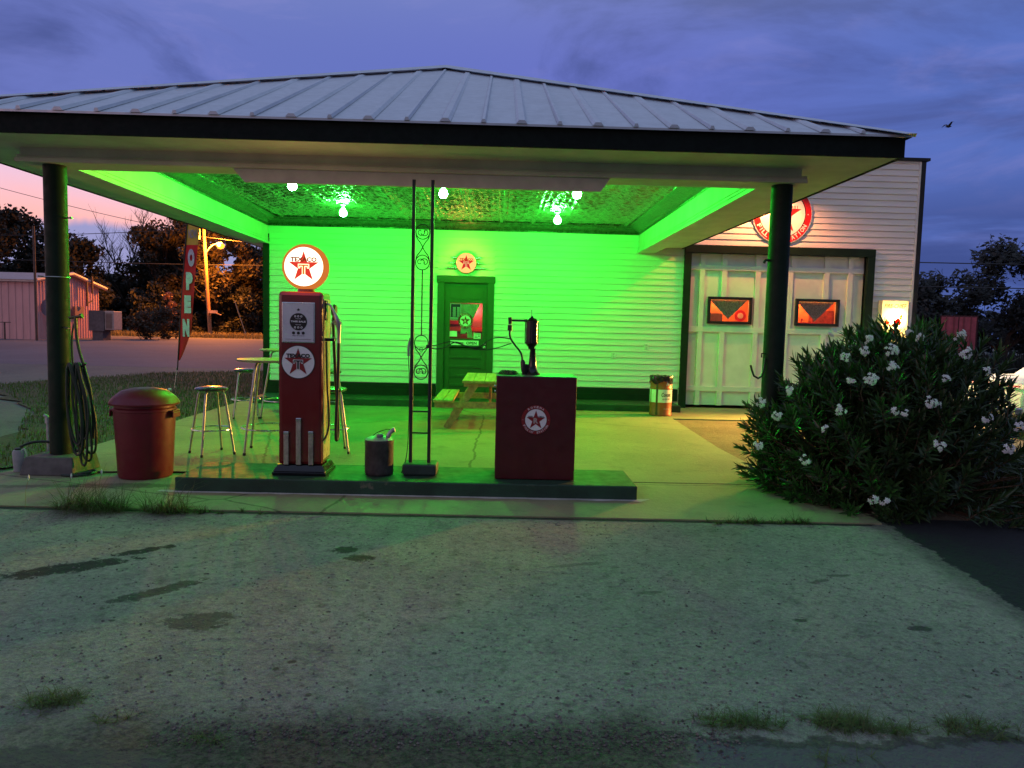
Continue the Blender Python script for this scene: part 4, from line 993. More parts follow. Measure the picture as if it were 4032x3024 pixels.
cord.tube(smooth([(-.685, 7.13, 1.365), (-.60, 7.13, 1.35), (-.52, 7.13, 1.365), (-.44, 7.13, 1.42), (-.40, 7.13, 1.425), (-.33, 7.14, 1.39), (-.22, 7.15, 1.355), (-.10, 7.17, 1.355), (.0, 7.18, 1.38), (.08, 7.19, 1.41), (.12, 7.2, 1.42)]), .0052, 6)
tag(cord.build('electric_cable', rubber), 'thin black double cord sagging between iron post and grease dispenser', 'cord')

# ------------------------------------------------------------------ picnic table
pt = thing('picnic_table', 'light pine picnic table standing behind the red cabinet', 'picnic table', (-.12, 12.1, 0))
cxp = -.12; y0, y1 = 11.1, 12.95
def plank(x0, x1, z, th, nm):
    MB().box(x0, x1, y0, y1, z-th, z).build(nm, wood, pt, bevel=.004)
for i in range(5): plank(cxp-.42+i*.170, cxp-.42+i*.170+.162, .75, .038, 'top_plank')
for s_ in (-1, 1):
    xc = cxp+s_*.705
    plank(xc-.15, xc-.005, .45, .038, 'seat_plank'); plank(xc+.005, xc+.15, .45, .038, 'seat_plank')
for ye in (y0+.12, y1-.20):
    MB().bar((cxp-.84, ye, .37), (cxp+.84, ye, .37), .038, .10).build('cross_rail', wood, pt, bevel=.003)
    MB().bar((cxp-.40, ye, .685), (cxp+.40, ye, .685), .038, .07).build('top_rail', wood, pt, bevel=.003)
    for s_ in (-1, 1):
        MB().bar((cxp+s_*.66, ye+.04, .0), (cxp+s_*.22, ye+.04, .70), .11, .038, up=(0, 1, 0)).build('leg', wood, pt, bevel=.003)
MB().bar((cxp, y0+.2, .40), (cxp, y0+.75, .70), .09, .038, up=(1, 0, 0)).build('brace', wood, pt, bevel=.003)

# ------------------------------------------------------------------ orange drum
dm = thing('trash_drum', 'rusty orange steel drum with a white label band and black liner', 'drum', (3.02, 13.6, 0))
C_ = (3.02, 13.6, 0)
MB().lathe([(.195, 0), (.205, .01), (.205, .03), (.2, .04), (.2, .50), (.207, .51), (.2, .525), (.2, .70), (.206, .71)], C_, 40, caps=True).build('body', orangep, dm)
def cyl_patch(mb, a0, a1, z0, z1, rr, n=24):
    vs = []
    for i in range(n+1):
        a = a0+(a1-a0)*i/n
        vs += [(C_[0]+rr*math.cos(a), C_[1]+rr*math.sin(a), z0), (C_[0]+rr*math.cos(a), C_[1]+rr*math.sin(a), z1)]
    mb.add(vs, [(2*i, 2*i+2, 2*i+3, 2*i+1) for i in range(n)], True)
g = MB(); cyl_patch(g, R(200), R(425), .25, .49, .2025, 40); cyl_patch(g, R(150), R(192), .25, .49, .2025, 10); g.build('label_band', signwhite, dm)
def cyl_text(t, a_mid, z, h, wd, nm, mat, shear=0, bold=.02):
    vs, fs, x0, x1, z0, z1 = glyph(t, bold, shear); s1 = h/(z1-z0); s2 = wd/(x1-x0); m_ = MB()
    m_.add([(C_[0]+.2045*math.cos(a_mid+((u-(x0+x1)/2)*s2)/.2), C_[1]+.2045*math.sin(a_mid+((u-(x0+x1)/2)*s2)/.2), z+(v-(z0+z1)/2)*s1) for u, v in vs], fs)
    m_.build(nm, mat, dm)
cyl_text('Concent', R(290), .395, .075, .20, 'lettering', signblack, .25)
cyl_text('ALL PURPOSE', R(288), .315, .022, .15, 'lettering', signblack)
cyl_text('CLEANER', R(292), .135, .02, .12, 'lettering', M('faded_letters', (.5, .4, .3), .6))
cyl_text('N1', R(300), .60, .08, .10, 'lettering', signwhite, .2, .04)
g = MB(); vs = []; n = 60; rr_ = random.Random(4)
for k_, (z, rad) in enumerate([(.725, .12), (.73, .19), (.735, .210), (.70, .214), (.65, .212), (.615, .212)]):
    for i in range(n): vs.append((C_[0]+(rad+rr_.uniform(-.005, .006))*math.cos(6.283*i/n), C_[1]+(rad+rr_.uniform(-.005, .006))*math.sin(6.283*i/n), z+rr_.uniform(-.006, .006)+(.03*math.sin(i*.45) if k_ == 5 else 0)))
g.add(vs, [(k_*n+i, (k_+1)*n+i, (k_+1)*n+(i+1) % n, k_*n+(i+1) % n) for k_ in range(5) for i in range(n)]); g.add(vs[:n], [tuple(range(n))])
g.build('liner', M('black_bag', (.012, .012, .013), .22, var=.3), dm)
g = MB(); cyl_patch(g, R(232), R(243), .02, .62, .2055, 3); g.build('drip_stain', M('brown_drip', (.07, .04, .02), .7), dm)

# ------------------------------------------------------------------ red bin
bn_ = thing('trash_bin', 'red plastic trash bin with a domed lid beside the post', 'trash bin', (-3.53, 7.42, 0))
c0 = (-3.53, 7.42, 0)
MB().lathe([(.225, 0), (.245, .005), (.252, .03), (.285, .66), (.29, .665), (.29, .69), (.278, .70)], c0, 48).build('body', bindred, bn_)
for s_ in (-1, 1): 
    MB().box(c0[0]+s_*.285-.03, c0[0]+s_*.285+.03, 7.34, 7.50, .655, .675).box(c0[0]+s_*.31-.008, c0[0]+s_*.31+.008, 7.34, 7.50, .60, .655).build('handle', bindred, bn_, bevel=.006)
MB().lathe([(.27, .69), (.27, .725), (.322, .728), (.326, .745), (.315, .765), (.285, .80), (.27, .815), (.21, .862), (.12, .885), (.0, .89)], c0, 48).build('lid', bindred, bn_)
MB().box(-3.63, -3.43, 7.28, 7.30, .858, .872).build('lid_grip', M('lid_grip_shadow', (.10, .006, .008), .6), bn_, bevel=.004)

# ------------------------------------------------------------------ stools and bar tables
def make_stool():
    t = thing('bar_stool', 'x', 'bar stool', (0, 0, 0), 'round padded bar stools')
    MB().lathe([(.0, .74), (.15, .742), (.165, .748), (.182, .757), (.186, .772), (.178, .784), (.14, .795), (.0, .80)], (0, 0, 0), 36).build('seat', M('stool_vinyl', (.05, .045, .05), .25, var=.15, coat=.3), t, local=True)
    MB().ring((0, 0, .30), .222, .0085, 40, 8).build('foot_ring', chrome, t, local=True)
    for k_ in range(4):
        a = R(45+90*k_); ca, sa = math.cos(a), math.sin(a)
        l = MB().tube([(.10*ca, .10*sa, .742), (.135*ca, .135*sa, .735), (.155*ca, .155*sa, .70), (.222*ca, .222*sa, .30), (.268*ca, .268*sa, .012)], .0135, 12).build('leg', steel, t, local=True)
        MB().tube([(.266*ca, .266*sa, .03), (.270*ca, .270*sa, 0)], .016, 12).build('foot_cap', rubber, l, local=True)
    return t
def copytree(o, parent=None):
    c = o.copy(); sc.collection.objects.link(c); c.parent = parent
    for ch in [x for x in o.children]: copytree(ch, c)
    return c
def make_table():
    t = thing('bar_table', 'x', 'bar table', (0, 0, 0), 'tall round bar tables')
    MB().lathe([(.0, 1.095), (.36, 1.095), (.385, 1.10), (.39, 1.112), (.385, 1.122), (.0, 1.125)], (0, 0, 0), 56).build('table_top', M('table_laminate', (.36, .29, .16), .35, var=.12, scale=3), t, local=True)
    MB().ring((0, 0, .30), .335, .010, 56, 8).build('foot_ring', chrome, t, local=True)
    for k_ in range(4):
        a = R(45+90*k_); ca, sa = math.cos(a), math.sin(a)
        l = MB().tube([(.14*ca, .14*sa, 1.09), (.19*ca, .19*sa, 1.075), (.215*ca, .215*sa, 1.03), (.335*ca, .335*sa, .30), (.375*ca, .375*sa, .012)], .015, 12).build('leg', steel, t, local=True)
        MB().tube([(.373*ca, .373*sa, .03), (.377*ca, .377*sa, 0)], .018, 12).build('foot_cap', rubber, l, local=True)
    return t
s0 = make_stool()
stools = [(-3.36, 8.70, 42, 'black padded bar stool nearest the red bin'), (-4.08, 12.0, 20, 'bar stool standing behind the first one at the slab edge'),
          (-2.03, 9.0, 18, 'bar stool half hidden behind the fuel pump hose'), (-2.75, 12.1, 30, 'bar stool at the back near the green wall, right of the pump'),
          (-3.55, 12.95, 10, 'bar stool tucked behind the rear bar table')]
for i, (x, y, a, lab) in enumerate(stools):
    o = s0 if i == 0 else copytree(s0)
    o.location = (x, y, 0); o.rotation_euler = (0, 0, R(a)); o['label'] = lab
t0 = make_table()
for i, (x, y, a, lab) in enumerate([(-2.74, 8.93, 145-45, 'tall round bar table between the front stools and the pump'), (-3.45, 12.0, 60, 'tall round bar table farther back near the wall')]):
    o = t0 if i == 0 else copytree(t0)
    o.location = (x, y, 0); o.rotation_euler = (0, 0, R(a)); o['label'] = lab

# ------------------------------------------------------------------ hose on the left post, tap, jug
ho = thing('garden_hose', 'dark green coiled garden hose hanging on the left canopy post', 'hose', (-4.24, 7.45, 1.1))
r = random.Random(9); g = MB()
for k_ in range(9):
    w_ = r.uniform(.05, .085); zt = 1.13-r.uniform(0, .05); zb = .06+r.uniform(0, .22) if k_ % 3 else .25+r.uniform(0, .25); dx = -.02+.012*k_+r.uniform(-.01, .01); dy = r.uniform(-.05, .05); ln = r.uniform(.04, .13)
    g.tube(smooth([(-4.25+dx-w_*.3, 7.45+dy, zt-.05), (-4.25+dx-w_*.5, 7.45+dy, (zt+zb)/2), (-4.25+dx-w_*.4+ln*.6, 7.45+dy, zb+.06), (-4.25+dx+ln, 7.44+dy, zb), (-4.25+dx+w_*.6+ln, 7.43+dy, zb+.08), (-4.25+dx+w_+ln*.6, 7.44+dy, (zt+zb)/2), (-4.25+dx+w_*.3, 7.44+dy, zt-.04), (-4.25+dx, 7.45+dy, zt), (-4.25+dx-w_*.3, 7.45+dy, zt-.05)], 2), .012, 8)
g.build('coil', M('hose_green_black', (.012, .028, .016), .5, var=.3), ho)
g = MB(); g.tube(smooth([(-4.215, 7.45, 1.55), (-4.21, 7.45, 1.40), (-4.19, 7.45, 1.25), (-4.13, 7.45, 1.05), (-4.08, 7.45, .85), (-4.06, 7.45, .62), (-4.06, 7.45, .40), (-4.065, 7.45, .36)], 2), .014, 8)
g.tube(smooth([(-4.225, 7.47, 1.55), (-4.26, 7.47, 1.44), (-4.27, 7.47, 1.3), (-4.262, 7.47, 1.1)]), .009, 8); g.build('hanging_end', M('hose_green_black', (0, 0, 0)), ho)
MB().tube([(-4.36, 7.55, 1.10), (-4.22, 7.47, 1.08), (-4.13, 7.42, 1.09), (-4.10, 7.41, 1.12)], .010, 8).build('hanger', black, ho)
MB().tube([(-4.28, 7.45, 1.565), (-4.16, 7.45, 1.585)], .014, 10).tube([(-4.17, 7.45, 1.585), (-4.145, 7.45, 1.59)], .024, 10).tube([(-4.215, 7.45, 1.58), (-4.213, 7.45, 1.46)], [.016, .019], 10).build('tap', M('brass_tap', (.10, .10, .05), .4, .6), ho)
g = MB(); g.tube(smooth([(-4.30, 7.30, .012), (-4.18, 7.26, .014), (-4.05, 7.33, .015), (-4.03, 7.45, .02), (-4.08, 7.5, .03), (-4.16, 7.47, .015), (-4.2, 7.38, .013), (-4.12, 7.30, .03), (-4.04, 7.36, .04)]), .012, 8); g.build('loose_loop', M('hose_green_black', (0, 0, 0)), ho)
eh = MB().tube(smooth([(-4.06, 7.46, .010), (-3.8, 7.54, .009), (-3.4, 7.57, .009), (-3.1, 7.575, .009), (-2.9, 7.575, .009), (-2.5, 7.56, .009)]), .009, 6)
tag(eh.build('water_line', rubber), 'thin black hose lying along the slab joint behind the red bin', 'hose')
wp = thing('standpipe', 'short bent steel pipe beside the left post plinth', 'pipe', (-4.66, 7.66, 0))
MB().tube([(-4.66, 7.70, 0), (-4.66, 7.70, .50), (-4.67, 7.70, .54), (-4.70, 7.70, .55)], .020, 12).tube([(-4.66, 7.7, .47), (-4.66, 7.7, .53)], .03, 12).build('pipe', galv, wp)
MB().tube(smooth([(-4.60, 7.68, .27), (-4.70, 7.66, .285), (-4.80, 7.62, .275), (-4.85, 7.58, .25), (-4.87, 7.56, .235)]), .013, 8).build('drain_hose', rubber, wp)
jg = thing('white_jug', 'small dirty white jug on the ground left of the post plinth', 'jug', (-4.83, 7.5, 0))
MB().lathe([(.045, 0), (.05, .01), (.06, .19), (.052, .215), (.05, .22)], (-4.84, 7.5, 0), 20).build('body', M('dirty_white_plastic', (.34, .36, .37), .6, var=.2), jg)
MB().lathe([(.03, .215), (.03, .235), (.018, .24)], (-4.85, 7.5, 0), 16).build('cap', black, jg)
MB().tube(smooth([(-4.80, 7.5, .225), (-4.78, 7.5, .23), (-4.762, 7.5, .18), (-4.765, 7.5, .10)]), .008, 8).build('handle', M('pale_plastic', (.5, .55, .45), .5), jg)

# ------------------------------------------------------------------ feather flag
ff = thing('feather_flag', 'tall red feather flag with white open letters', 'flag', (-7.42, 16.9, 0))
def fpt(z):            # pole line
    t = max(0, (z-.2)/4.3); return -7.30+.33*t**1.15
FY = 16.9
MB().tube([(fpt(z/10), FY, z/10) for z in range(4, 47)], .014, 8).build('pole', black, ff)
MB().tube([(-7.36, FY, -.05), (-7.32, FY, .25), (-7.31, FY, .45)], .016, 8).build('ground_stake', chrome, ff)
L = [(z, fpt(z)+.01) for z in [.62+i*.1 for i in range(40)]]
def fw(z): 
    if z < 1.3: return .03+.22*((z-.62)/.68)**.8
    if z > 4.1: return .30*max(0, (4.55-z)/.45)**.5
    return .25+.03*(z-1.3)/2.8
g = MB(); vs = []
for z, x in L: 
    for k_ in range(5): vs.append((x+fw(z)*k_/4, FY+.012*math.sin(k_*1.3+z*2.2), z+(.0 if z < 4 else -.02*k_)))
fsz = [(i*5+k_, i*5+k_+1, (i+1)*5+k_+1, (i+1)*5+k_) for i in range(len(L)-1) for k_ in range(4)]
cut = 26
g.add(vs, [f for f in fsz if f[0] < cut*5], True); g.build('banner', M('flag_red', (.7, .015, .02), .7, var=.1), ff)
g = MB(); g.add(vs, [f for f in fsz if f[0] >= cut*5], True); g.build('banner_top', M('flag_yellow', (.75, .48, .06), .7, var=.1), ff)
g = MB()
for t_, z in (('O', 2.93), ('P', 2.41), ('E', 1.89), ('N', 1.36)): text(g, t_, fpt(z)+.03+fw(z)*.48, z, .40, FY-.03, wdt=.15, bold=.09)
g.build('lettering', M('flag_white', (.62, .62, .68), .7), ff)
g = MB(); text(g, 'NOW', fpt(3.45)+.02+fw(3.45)*.5, 3.46, .20, FY-.03, wdt=.19, bold=.03); g.build('small_lettering', M('flag_grey', (.3, .3, .34), .7), ff)
cone = thing('ground_cap', 'tiny white cap in the grass below the flag', 'cap', (-7.2, 16.2, 0)); MB().lathe([(.035, 0), (.035, .05), (.02, .06)], (-7.25, 16.4, -.03), 12).build('cap', signwhite, cone)

# ------------------------------------------------------------------ metal building across the road
mb_ = thing('metal_building', 'corrugated metal shed glowing pink across the road', 'building', (-35, 50, 0))
A, B = Vector((-29.7, 48, 0)), Vector((-29.35, 55, 0)); Wt = Vector((-48, 48.6, 0))
def corr(mb, p, q, zt0, zt1, step=.30, dep=.045, zb=-.06):
    d = (q-p); Ln = d.length; d.normalize(); nrm = Vector((d.y, -d.x, 0)); n = int(Ln/step); vs = []
    for i in range(n+1):
        for f, o_ in ((0, 0), (.62, 0), (.70, 1), (.92, 1)):
            s_ = (i+f)*step
            if s_ > Ln: break
            pt_ = p+d*s_+nrm*dep*o_; t = s_/Ln; zt = zt0(t) if callable(zt0) else zt0
            vs += [(pt_.x, pt_.y, zb), (pt_.x, pt_.y, zt)]
    m_ = len(vs)//2; mb.add(vs, [(2*i, 2*i+2, 2*i+3, 2*i+1) for i in range(m_-1)])
g = MB(); corr(g, Wt, A, 3.72, 0, .45); g.build('long_wall', pinklit_steel, mb_)
g = MB(); corr(g, A, B, lambda t: 3.72+.62*(1-abs(2*t-1)) if t < .5 else 3.72-.22*(t-.5)*2+.62*(1-abs(2*t-1)), 0, .30); g.build('gable_wall', pinklit_steel, mb_)
g = MB(); M1 = (A+B)/2
g.add([(-48, 48.3, 3.74), (-29.5, 47.7, 3.74), (-29.3, 51.5, 4.38), (-48, 51.9, 4.38), (-29.0, 55.3, 3.52), (-48, 55.6, 3.52)], [(0, 1, 2, 3), (3, 2, 4, 5)]); g.build('roof', M('shed_roof', (.35, .28, .26), .5, .3), mb_)
g = MB(); g.tube([(-29.45, 47.75, 3.74), (-29.25, 51.5, 4.36), (-29.0, 55.3, 3.52)], .13, 8); g.bar((-48, 48.4, 3.68), (-29.5, 47.8, 3.68), .1, .14); g.build('eave_trim', M('eave_trim', (.7, .5, .4), .5), mb_)
MB().box(-29.33, -29.27, 49.2, 50.3, 0, 2.1).build('door', M('shed_door', (.20, .20, .28), .6), mb_)
MB().box(-29.36, -29.20, 51.6, 52.7, 1.45, 2.15).build('window_box', M('window_box_brown', (.3, .18, .14), .6), mb_)
MB().box(-29.0, -28.9, 52.6, 52.75, 2.2, 3.9).box(-29.0, -28.9, 53.3, 53.4, 3.1, 4.3).bar((-28.95, 52.65, 2.4), (-28.95, 53.35, 2.6), .08, .08).build('flue_bracket', brown, mb_)
MB().disc(-29.0, 2.0, .6, 48.4, .05, 20).build('vent_hood', M('vent_grey', (.16, .15, .2), .6), mb_)
for i, (x, y, lab) in enumerate([(-30.6, 46.4, 'rusty T shaped post before the pink shed wall')]):
    t = thing('steel_post', lab, 'post', (x, y, 0)); MB().tube([(x, y, -.05), (x, y, 1.0)], .05, 8).bar((x-.25, y, 1.02), (x+.35, y, 1.02), .08, .05).build('post', brown, t)
ac = thing('air_conditioner', 'boxy evaporative cooler at the right end of the pink shed', 'air conditioner', (-26.5, 50, 0))
MB().box(-27.35, -26.35, 49.9, 51.2, .55, 1.9).box(-27.2, -26.5, 50, 51, -.05, .55).build('housing', M('cooler_dark', (.13, .11, .11), .6, var=.2), ac)
MB().box(-26.35, -25.75, 49.95, 51.1, .62, 1.88).build('grille_frame', M('cooler_cream', (.5, .38, .32), .6), ac, bevel=.04)
g = MB(); [g.box(-26.25, -25.85, 49.90, 49.95, .75+i*.085, .79+i*.085) for i in range(12)]; g.build('grille', M('cooler_slat', (.2, .14, .12), .6), ac)
vt = thing('antenna_mast', 'thin dark mast rising above the pink shed corner', 'mast', (-28.4, 46, 0)); MB().tube([(-28.4, 46, -.05), (-28.42, 46, 6.9)], .07, 8).build('mast', brown, vt)

# ------------------------------------------------------------------ street pole with lamp
sp_ = thing('utility_pole', 'wooden utility pole with a transformer and lit orange street lamp', 'utility pole', (-25.6, 65, 0))
MB().tube([(-25.15, 65, -.3), (-25.4, 65, 4), (-25.72, 65, 10.3)], [.17, .15, .12], 14).build('pole', polewood, sp_)
MB().lathe([(.05, -.45), (.24, -.42), (.24, .42), (.2, .48), (.0, .52)], (-26.15, 64.9, 8.75), 20).build('transformer', M('transformer_grey', (.2, .2, .22), .5), sp_)
g = MB(); [g.tube([(-26.15+d, 64.9, 9.2), (-26.15+d, 64.9, 9.55)], .05, 8) for d in (-.12, .12)]; g.bar((-26.7, 65, 9.7), (-24.7, 65, 9.7), .1, .12); g.build('insulator', M('insulator_brown', (.1, .06, .05), .4), sp_)
MB().tube(smooth([(-25.55, 65, 7.1), (-25.1, 65, 7.75), (-24.6, 65, 8.0), (-24.3, 65, 8.02)]), .04, 8).build('lamp_arm', M('arm_steel', (.5, .5, .5), .4, .5), sp_)
MB().lathe([(.05, .22), (.2, .14), (.26, .04), (.2, .02)], (-24.2, 64.9, 7.92), 20, caps=False).build('lamp_hood', M('lamp_hood', (.4, .4, .4), .4), sp_)
MB().lathe([(.001, -.36), (.20, -.30), (.34, -.12), (.34, .04), (.18, .14)], (-24.2, 64.9, 7.87), 20).build('lamp_halo', EM('sodium_halo', (1, .30, .02), 3.5), sp_)  # added orange glow behind the core, standing for the lamp's glare
MB().lathe([(.001, -.17), (.11, -.13), (.17, 0), (.11, .13), (.001, .17)], (-24.2, 64.58, 7.85), 16).build('lamp_bulb', EM('sodium_core', (1, .62, .2), 8.), sp_)
lamp('street_light', 'POINT', (-24.2, 64.2, 7.85), 16000, (1, .26, .02), .3, parent=sp_)
MB().box(-25.2, -24.5, 64.6, 64.95, 2.0, 2.25).bar((-24.5, 64.7, 2.0), (-24.1, 64.7, 1.85), .06, .06).build('meter_box', M('meter_pale', (.6, .4, .3), .5), sp_)
gw = thing('guy_rod', 'leaning pale guy rod right of the utility pole', 'rod', (-21.5, 63, 0)); MB().tube([(-21.3, 63, -.1), (-22.35, 63, 3.1)], .035, 6).build('rod', M('rod_pale', (.5, .35, .2), .5), gw)
def wire(pts, rr, lab, nm='power_line', grp='overhead wires'):
    a, b = Vector(pts[0]), Vector(pts[-1]); sag = pts[1]
    P_ = [a.lerp(b, i/24)+Vector((0, 0, -sag*4*(i/24)*(1-i/24))) for i in range(25)]
    tag(MB().tube(P_, rr, 5).build(nm, M('wire_black', (.02, .02, .022), .6)), lab, 'wire', grp)
wire([(-20.6, 31, 6.7), .1, (-12.5, 33, 5.1)], .012, 'overhead wire crossing the pink sky behind the left post')
wire([(-60, 66, 6.6), .4, (-8, 66, 6.6)], .03, 'overhead wire crossing low behind the street lamp')
wire([(-26, 65, 8.6), .2, (-8, 66, 7.4)], .03, 'overhead wire running right from the street lamp pole')
wire([(-25.7, 65, 9.3), .4, (-60, 75, 9.2)], .03, 'overhead wire leaving the utility pole toward the left trees')
wire([(10, 40, 5.45), .05, (60, 41, 5.9)], .03, 'upper overhead wire right of the garage')
wire([(10, 40, 4.15), .05, (60, 41, 4.6)], .03, 'lower overhead wire right of the garage')

# ------------------------------------------------------------------ trees
def tree(name, label, cat, base, h, spread, nleaf, lsize, seed, lm=tleaf, trunk=.25, bare=False, crown0=.3, group=None, flat=1.0, clumps=26):
    rr = random.Random(seed); t = thing(name, label, cat, base, group); bx_, by_, bz = base
    g = MB(); tips = []
    def branch(p, d, L_, rad, dep):
        n = 4; pts = [p]; q = p.copy(); dd = d.copy()
        for i in range(n):
            dd = (dd+Vector((rr.uniform(-.22, .22), rr.uniform(-.22, .22), rr.uniform(-.05, .16)))).normalized(); q = q+dd*(L_/n); pts.append(q.copy())
        g.tube(pts, [rad*(1-.55*i/n) for i in range(n+1)], 6 if dep else 9, caps=False)
        if dep == 0 or dep < (4 if bare else 3):
            for k_ in range(rr.randint(3, 4) if not bare else rr.randint(4, 6)):
                i = rr.randint(1, n); a = rr.uniform(0, 6.283); e = Vector((math.cos(a), math.sin(a), rr.uniform(.1, .9) if not bare else rr.uniform(.6, 1.6))).normalized()
                branch(pts[i], (dd*.4+e).normalized(), L_*rr.uniform(.5, .72), max(rad*.5, .012), dep+1)
        if dep >= 1: tips.append(q)
    branch(Vector((bx_, by_, bz-.1)), Vector((rr.uniform(-.1, .1), rr.uniform(-.1, .1), 1)).normalized(), h*crown0*1.5, trunk, 0)
    g.build('trunk', bark, t)
    if bare: return t
    g = MB(); cl = []
    for _ in range(clumps):
        a = rr.uniform(0, 6.283); zz = rr.random()**.8; rad = spread*(math.sin(3.14*min(1, .14+zz*.82)))**.6*rr.uniform(.25, 1)
        cl.append((Vector((bx_+rad*math.cos(a), by_+rad*math.sin(a)*flat, bz+h*(crown0+(1-crown0)*zz*.93))), spread*rr.uniform(.18, .40)))
    for i in range(nleaf):
        c, cr = cl[rr.randrange(len(cl))]
        v = Vector((rr.gauss(0, 1), rr.gauss(0, 1), rr.gauss(0, .75))).normalized()*cr*(rr.random()**.45)
        p = c+v; s_ = lsize*rr.uniform(.5, 1.3)
        n1 = Vector((rr.uniform(-1, 1), rr.uniform(-1, 1), rr.uniform(-1, 1))).normalized(); n2_ = n1.orthogonal().normalized()
        g.add([p-n1*s_*.5, p+n2_*s_*.28, p+n1*s_*.6, p-n2_*s_*.28], [(0, 1, 2, 3)])
    g.build('crown', lm, t)
    return t
G = 'trees across the road'
tree('oak_tree', 'dark dense tree at the far left above the pink shed', 'tree', (-48.5, 75, 0), 11.8, 4.6, 9000, .42, 1, tleafd, .3, crown0=.18, group=G, clumps=40)
tree('oak_tree', 'low dark tree left edge behind the pink shed roof', 'tree', (-43.2, 74, 0), 9.9, 3.4, 6000, .40, 2, tleafd, .3, crown0=.15, group=G, clumps=34)
tree('oak_tree', 'dark round tree just right of the left post', 'tree', (-40.2, 72, 0), 8.6, 3.2, 6000, .40, 3, tleafd, .3, crown0=.12, group=G, clumps=30)
tree('bare_tree', 'bare twiggy tree against the pink sky', 'tree', (-38.6, 80, 0), 12.2, 3, 0, .3, 4, bare=True, trunk=.22, crown0=.36, group=G)
tree('bare_tree', 'second bare twiggy tree nearer the flag', 'tree', (-35.6, 80, 0), 11.6, 3, 0, .3, 15, bare=True, trunk=.2, crown0=.34, group=G)
tree('oak_tree', 'brown open crowned tree left of the feather flag', 'tree', (-34.4, 74, 0), 10.6, 3.3, 6500, .36, 5, tleaf, .3, crown0=.3, group=G, clumps=22)
tree('oak_tree', 'tall leafy tree directly behind the feather flag', 'tree', (-31.3, 73, 0), 11.9, 3.2, 6500, .38, 6, tleaf, .3, crown0=.34, group=G, clumps=22)
tree('oak_tree', 'orange lit tree wrapped around the street lamp', 'tree', (-25.9, 69.5, 0), 10.6, 4.0, 8000, .38, 7, tleaf, .32, crown0=.28, group=G, clumps=30)
tree('oak_tree', 'lower brownish tree right of the street lamp', 'tree', (-22.6, 73, 0), 8.4, 3.6, 9000, .40, 8, tleaf, .3, crown0=.12, group=G, clumps=30)
tree('oak_tree', 'dark tree hidden mostly behind the station corner', 'tree', (-17.8, 75, 0), 9.5, 3.8, 4000, .45, 18, tleafd, .3, crown0=.15, group=G, clumps=26)
for i, (x, y, h, sp2, lab) in enumerate([(-36.5, 68, 4.8, 3.2, 'dark understory bush left of the flag'), (-31.8, 68.5, 4.6, 3.0, 'dark understory bush behind the flag'), (-27.6, 68.8, 4.2, 2.8, 'dark understory bush left of the utility pole'), (-23.6, 69.5, 4.4, 3.0, 'dark understory bush right of the utility pole'), (-19.2, 69.5, 4.6, 3.0, 'dark understory bush beside the station corner')]):
    tree('bush', lab, 'bush', (x, y, 0), h, sp2, 4200, .34, 30+i, tleafd, .12, crown0=.02, group='understory bushes', clumps=26)
g = MB(); r = random.Random(123)
for _ in range(22000):
    x, y = r.uniform(-75, -12), r.uniform(79, 86); z = r.uniform(0, 1)**.8*(6.0+1.0*math.sin(x*.31)+.8*math.sin(x*.83)); s_ = r.uniform(.25, .6)
    n1 = Vector((r.uniform(-1, 1), r.uniform(-1, 1), r.uniform(-1, 1))).normalized(); n2_ = n1.orthogonal().normalized(); p = Vector((x, y, z))
    g.add([p-n1*s_, p+n2_*s_*.6, p+n1*s_, p-n2_*s_*.6], [(0, 1, 2, 3)])
for _ in range(9000):
    x, y = r.uniform(20, 75), r.uniform(60, 66); z = r.uniform(0, 1)**.8*(4.0+.7*math.sin(x*.4)); s_ = r.uniform(.2, .5)
    n1 = Vector((r.uniform(-1, 1), r.uniform(-1, 1), r.uniform(-1, 1))).normalized(); n2_ = n1.orthogonal().normalized(); p = Vector((x, y, z))
    g.add([p-n1*s_, p+n2_*s_*.6, p+n1*s_, p-n2_*s_*.6], [(0, 1, 2, 3)])
tag(g.build('far_wood', tleafd), 'dark mass of woodland far behind the trees', 'wood', kind='stuff')
tree('bush', 'round olive bush right of the air conditioner', 'bush', (-24.6, 54, 0), 2.1, 1.9, 3200, .2, 41, tleaf, .08, crown0=.02, clumps=22)
tree('bush', 'reddish dry bush in front of the dark trees by the flag', 'bush', (-26.9, 60, 0), 3.6, 1.1, 420, .26, 42, leaf_mat('dry_red_leaves', (.16, .07, .05), (.25, .12, .08)), .08, crown0=.15, clumps=8)
G = 'trees behind the garage side'
tree('oak_tree', 'dark tree immediately right of the garage corner', 'tree', (28.6, 52, 0), 5.4, 3.0, 5000, .36, 50, tleafd, .25, crown0=.1, group=G, clumps=26)
tree('oak_tree', 'mid height dark tree above the red container', 'tree', (32.4, 53, 0), 6.4, 3.0, 5000, .36, 51, tleafd, .25, crown0=.12, group=G, clumps=26)
tree('oak_tree', 'tallest dark tree at the right frame edge', 'tree', (37.2, 54, 0), 8.6, 3.8, 6500, .40, 52, tleafd, .3, crown0=.15, group=G, clumps=34)
tree('oak_tree', 'dark tree standing past the right frame edge', 'tree', (44, 55, 0), 8.2, 4.2, 3000, .5, 53, tleafd, .3, crown0=.12, group=G, clumps=26)
g = MB(); r = random.Random(77)
for _ in range(9000):
    x, y = r.uniform(13, 50), r.uniform(26, 37.5); h = r.uniform(.2, 1.0)*(1 if y > 30 else .5); s_ = .09
    g.add([(x-s_, y, -.06), (x+s_, y, -.06), (x+r.uniform(-.3, .3), y+r.uniform(-.2, .2), h)], [(0, 1, 2)])
tag(g.build('tall_weeds', tleafd), 'dark tall weeds in the field right of the garage', 'weeds', kind='stuff')

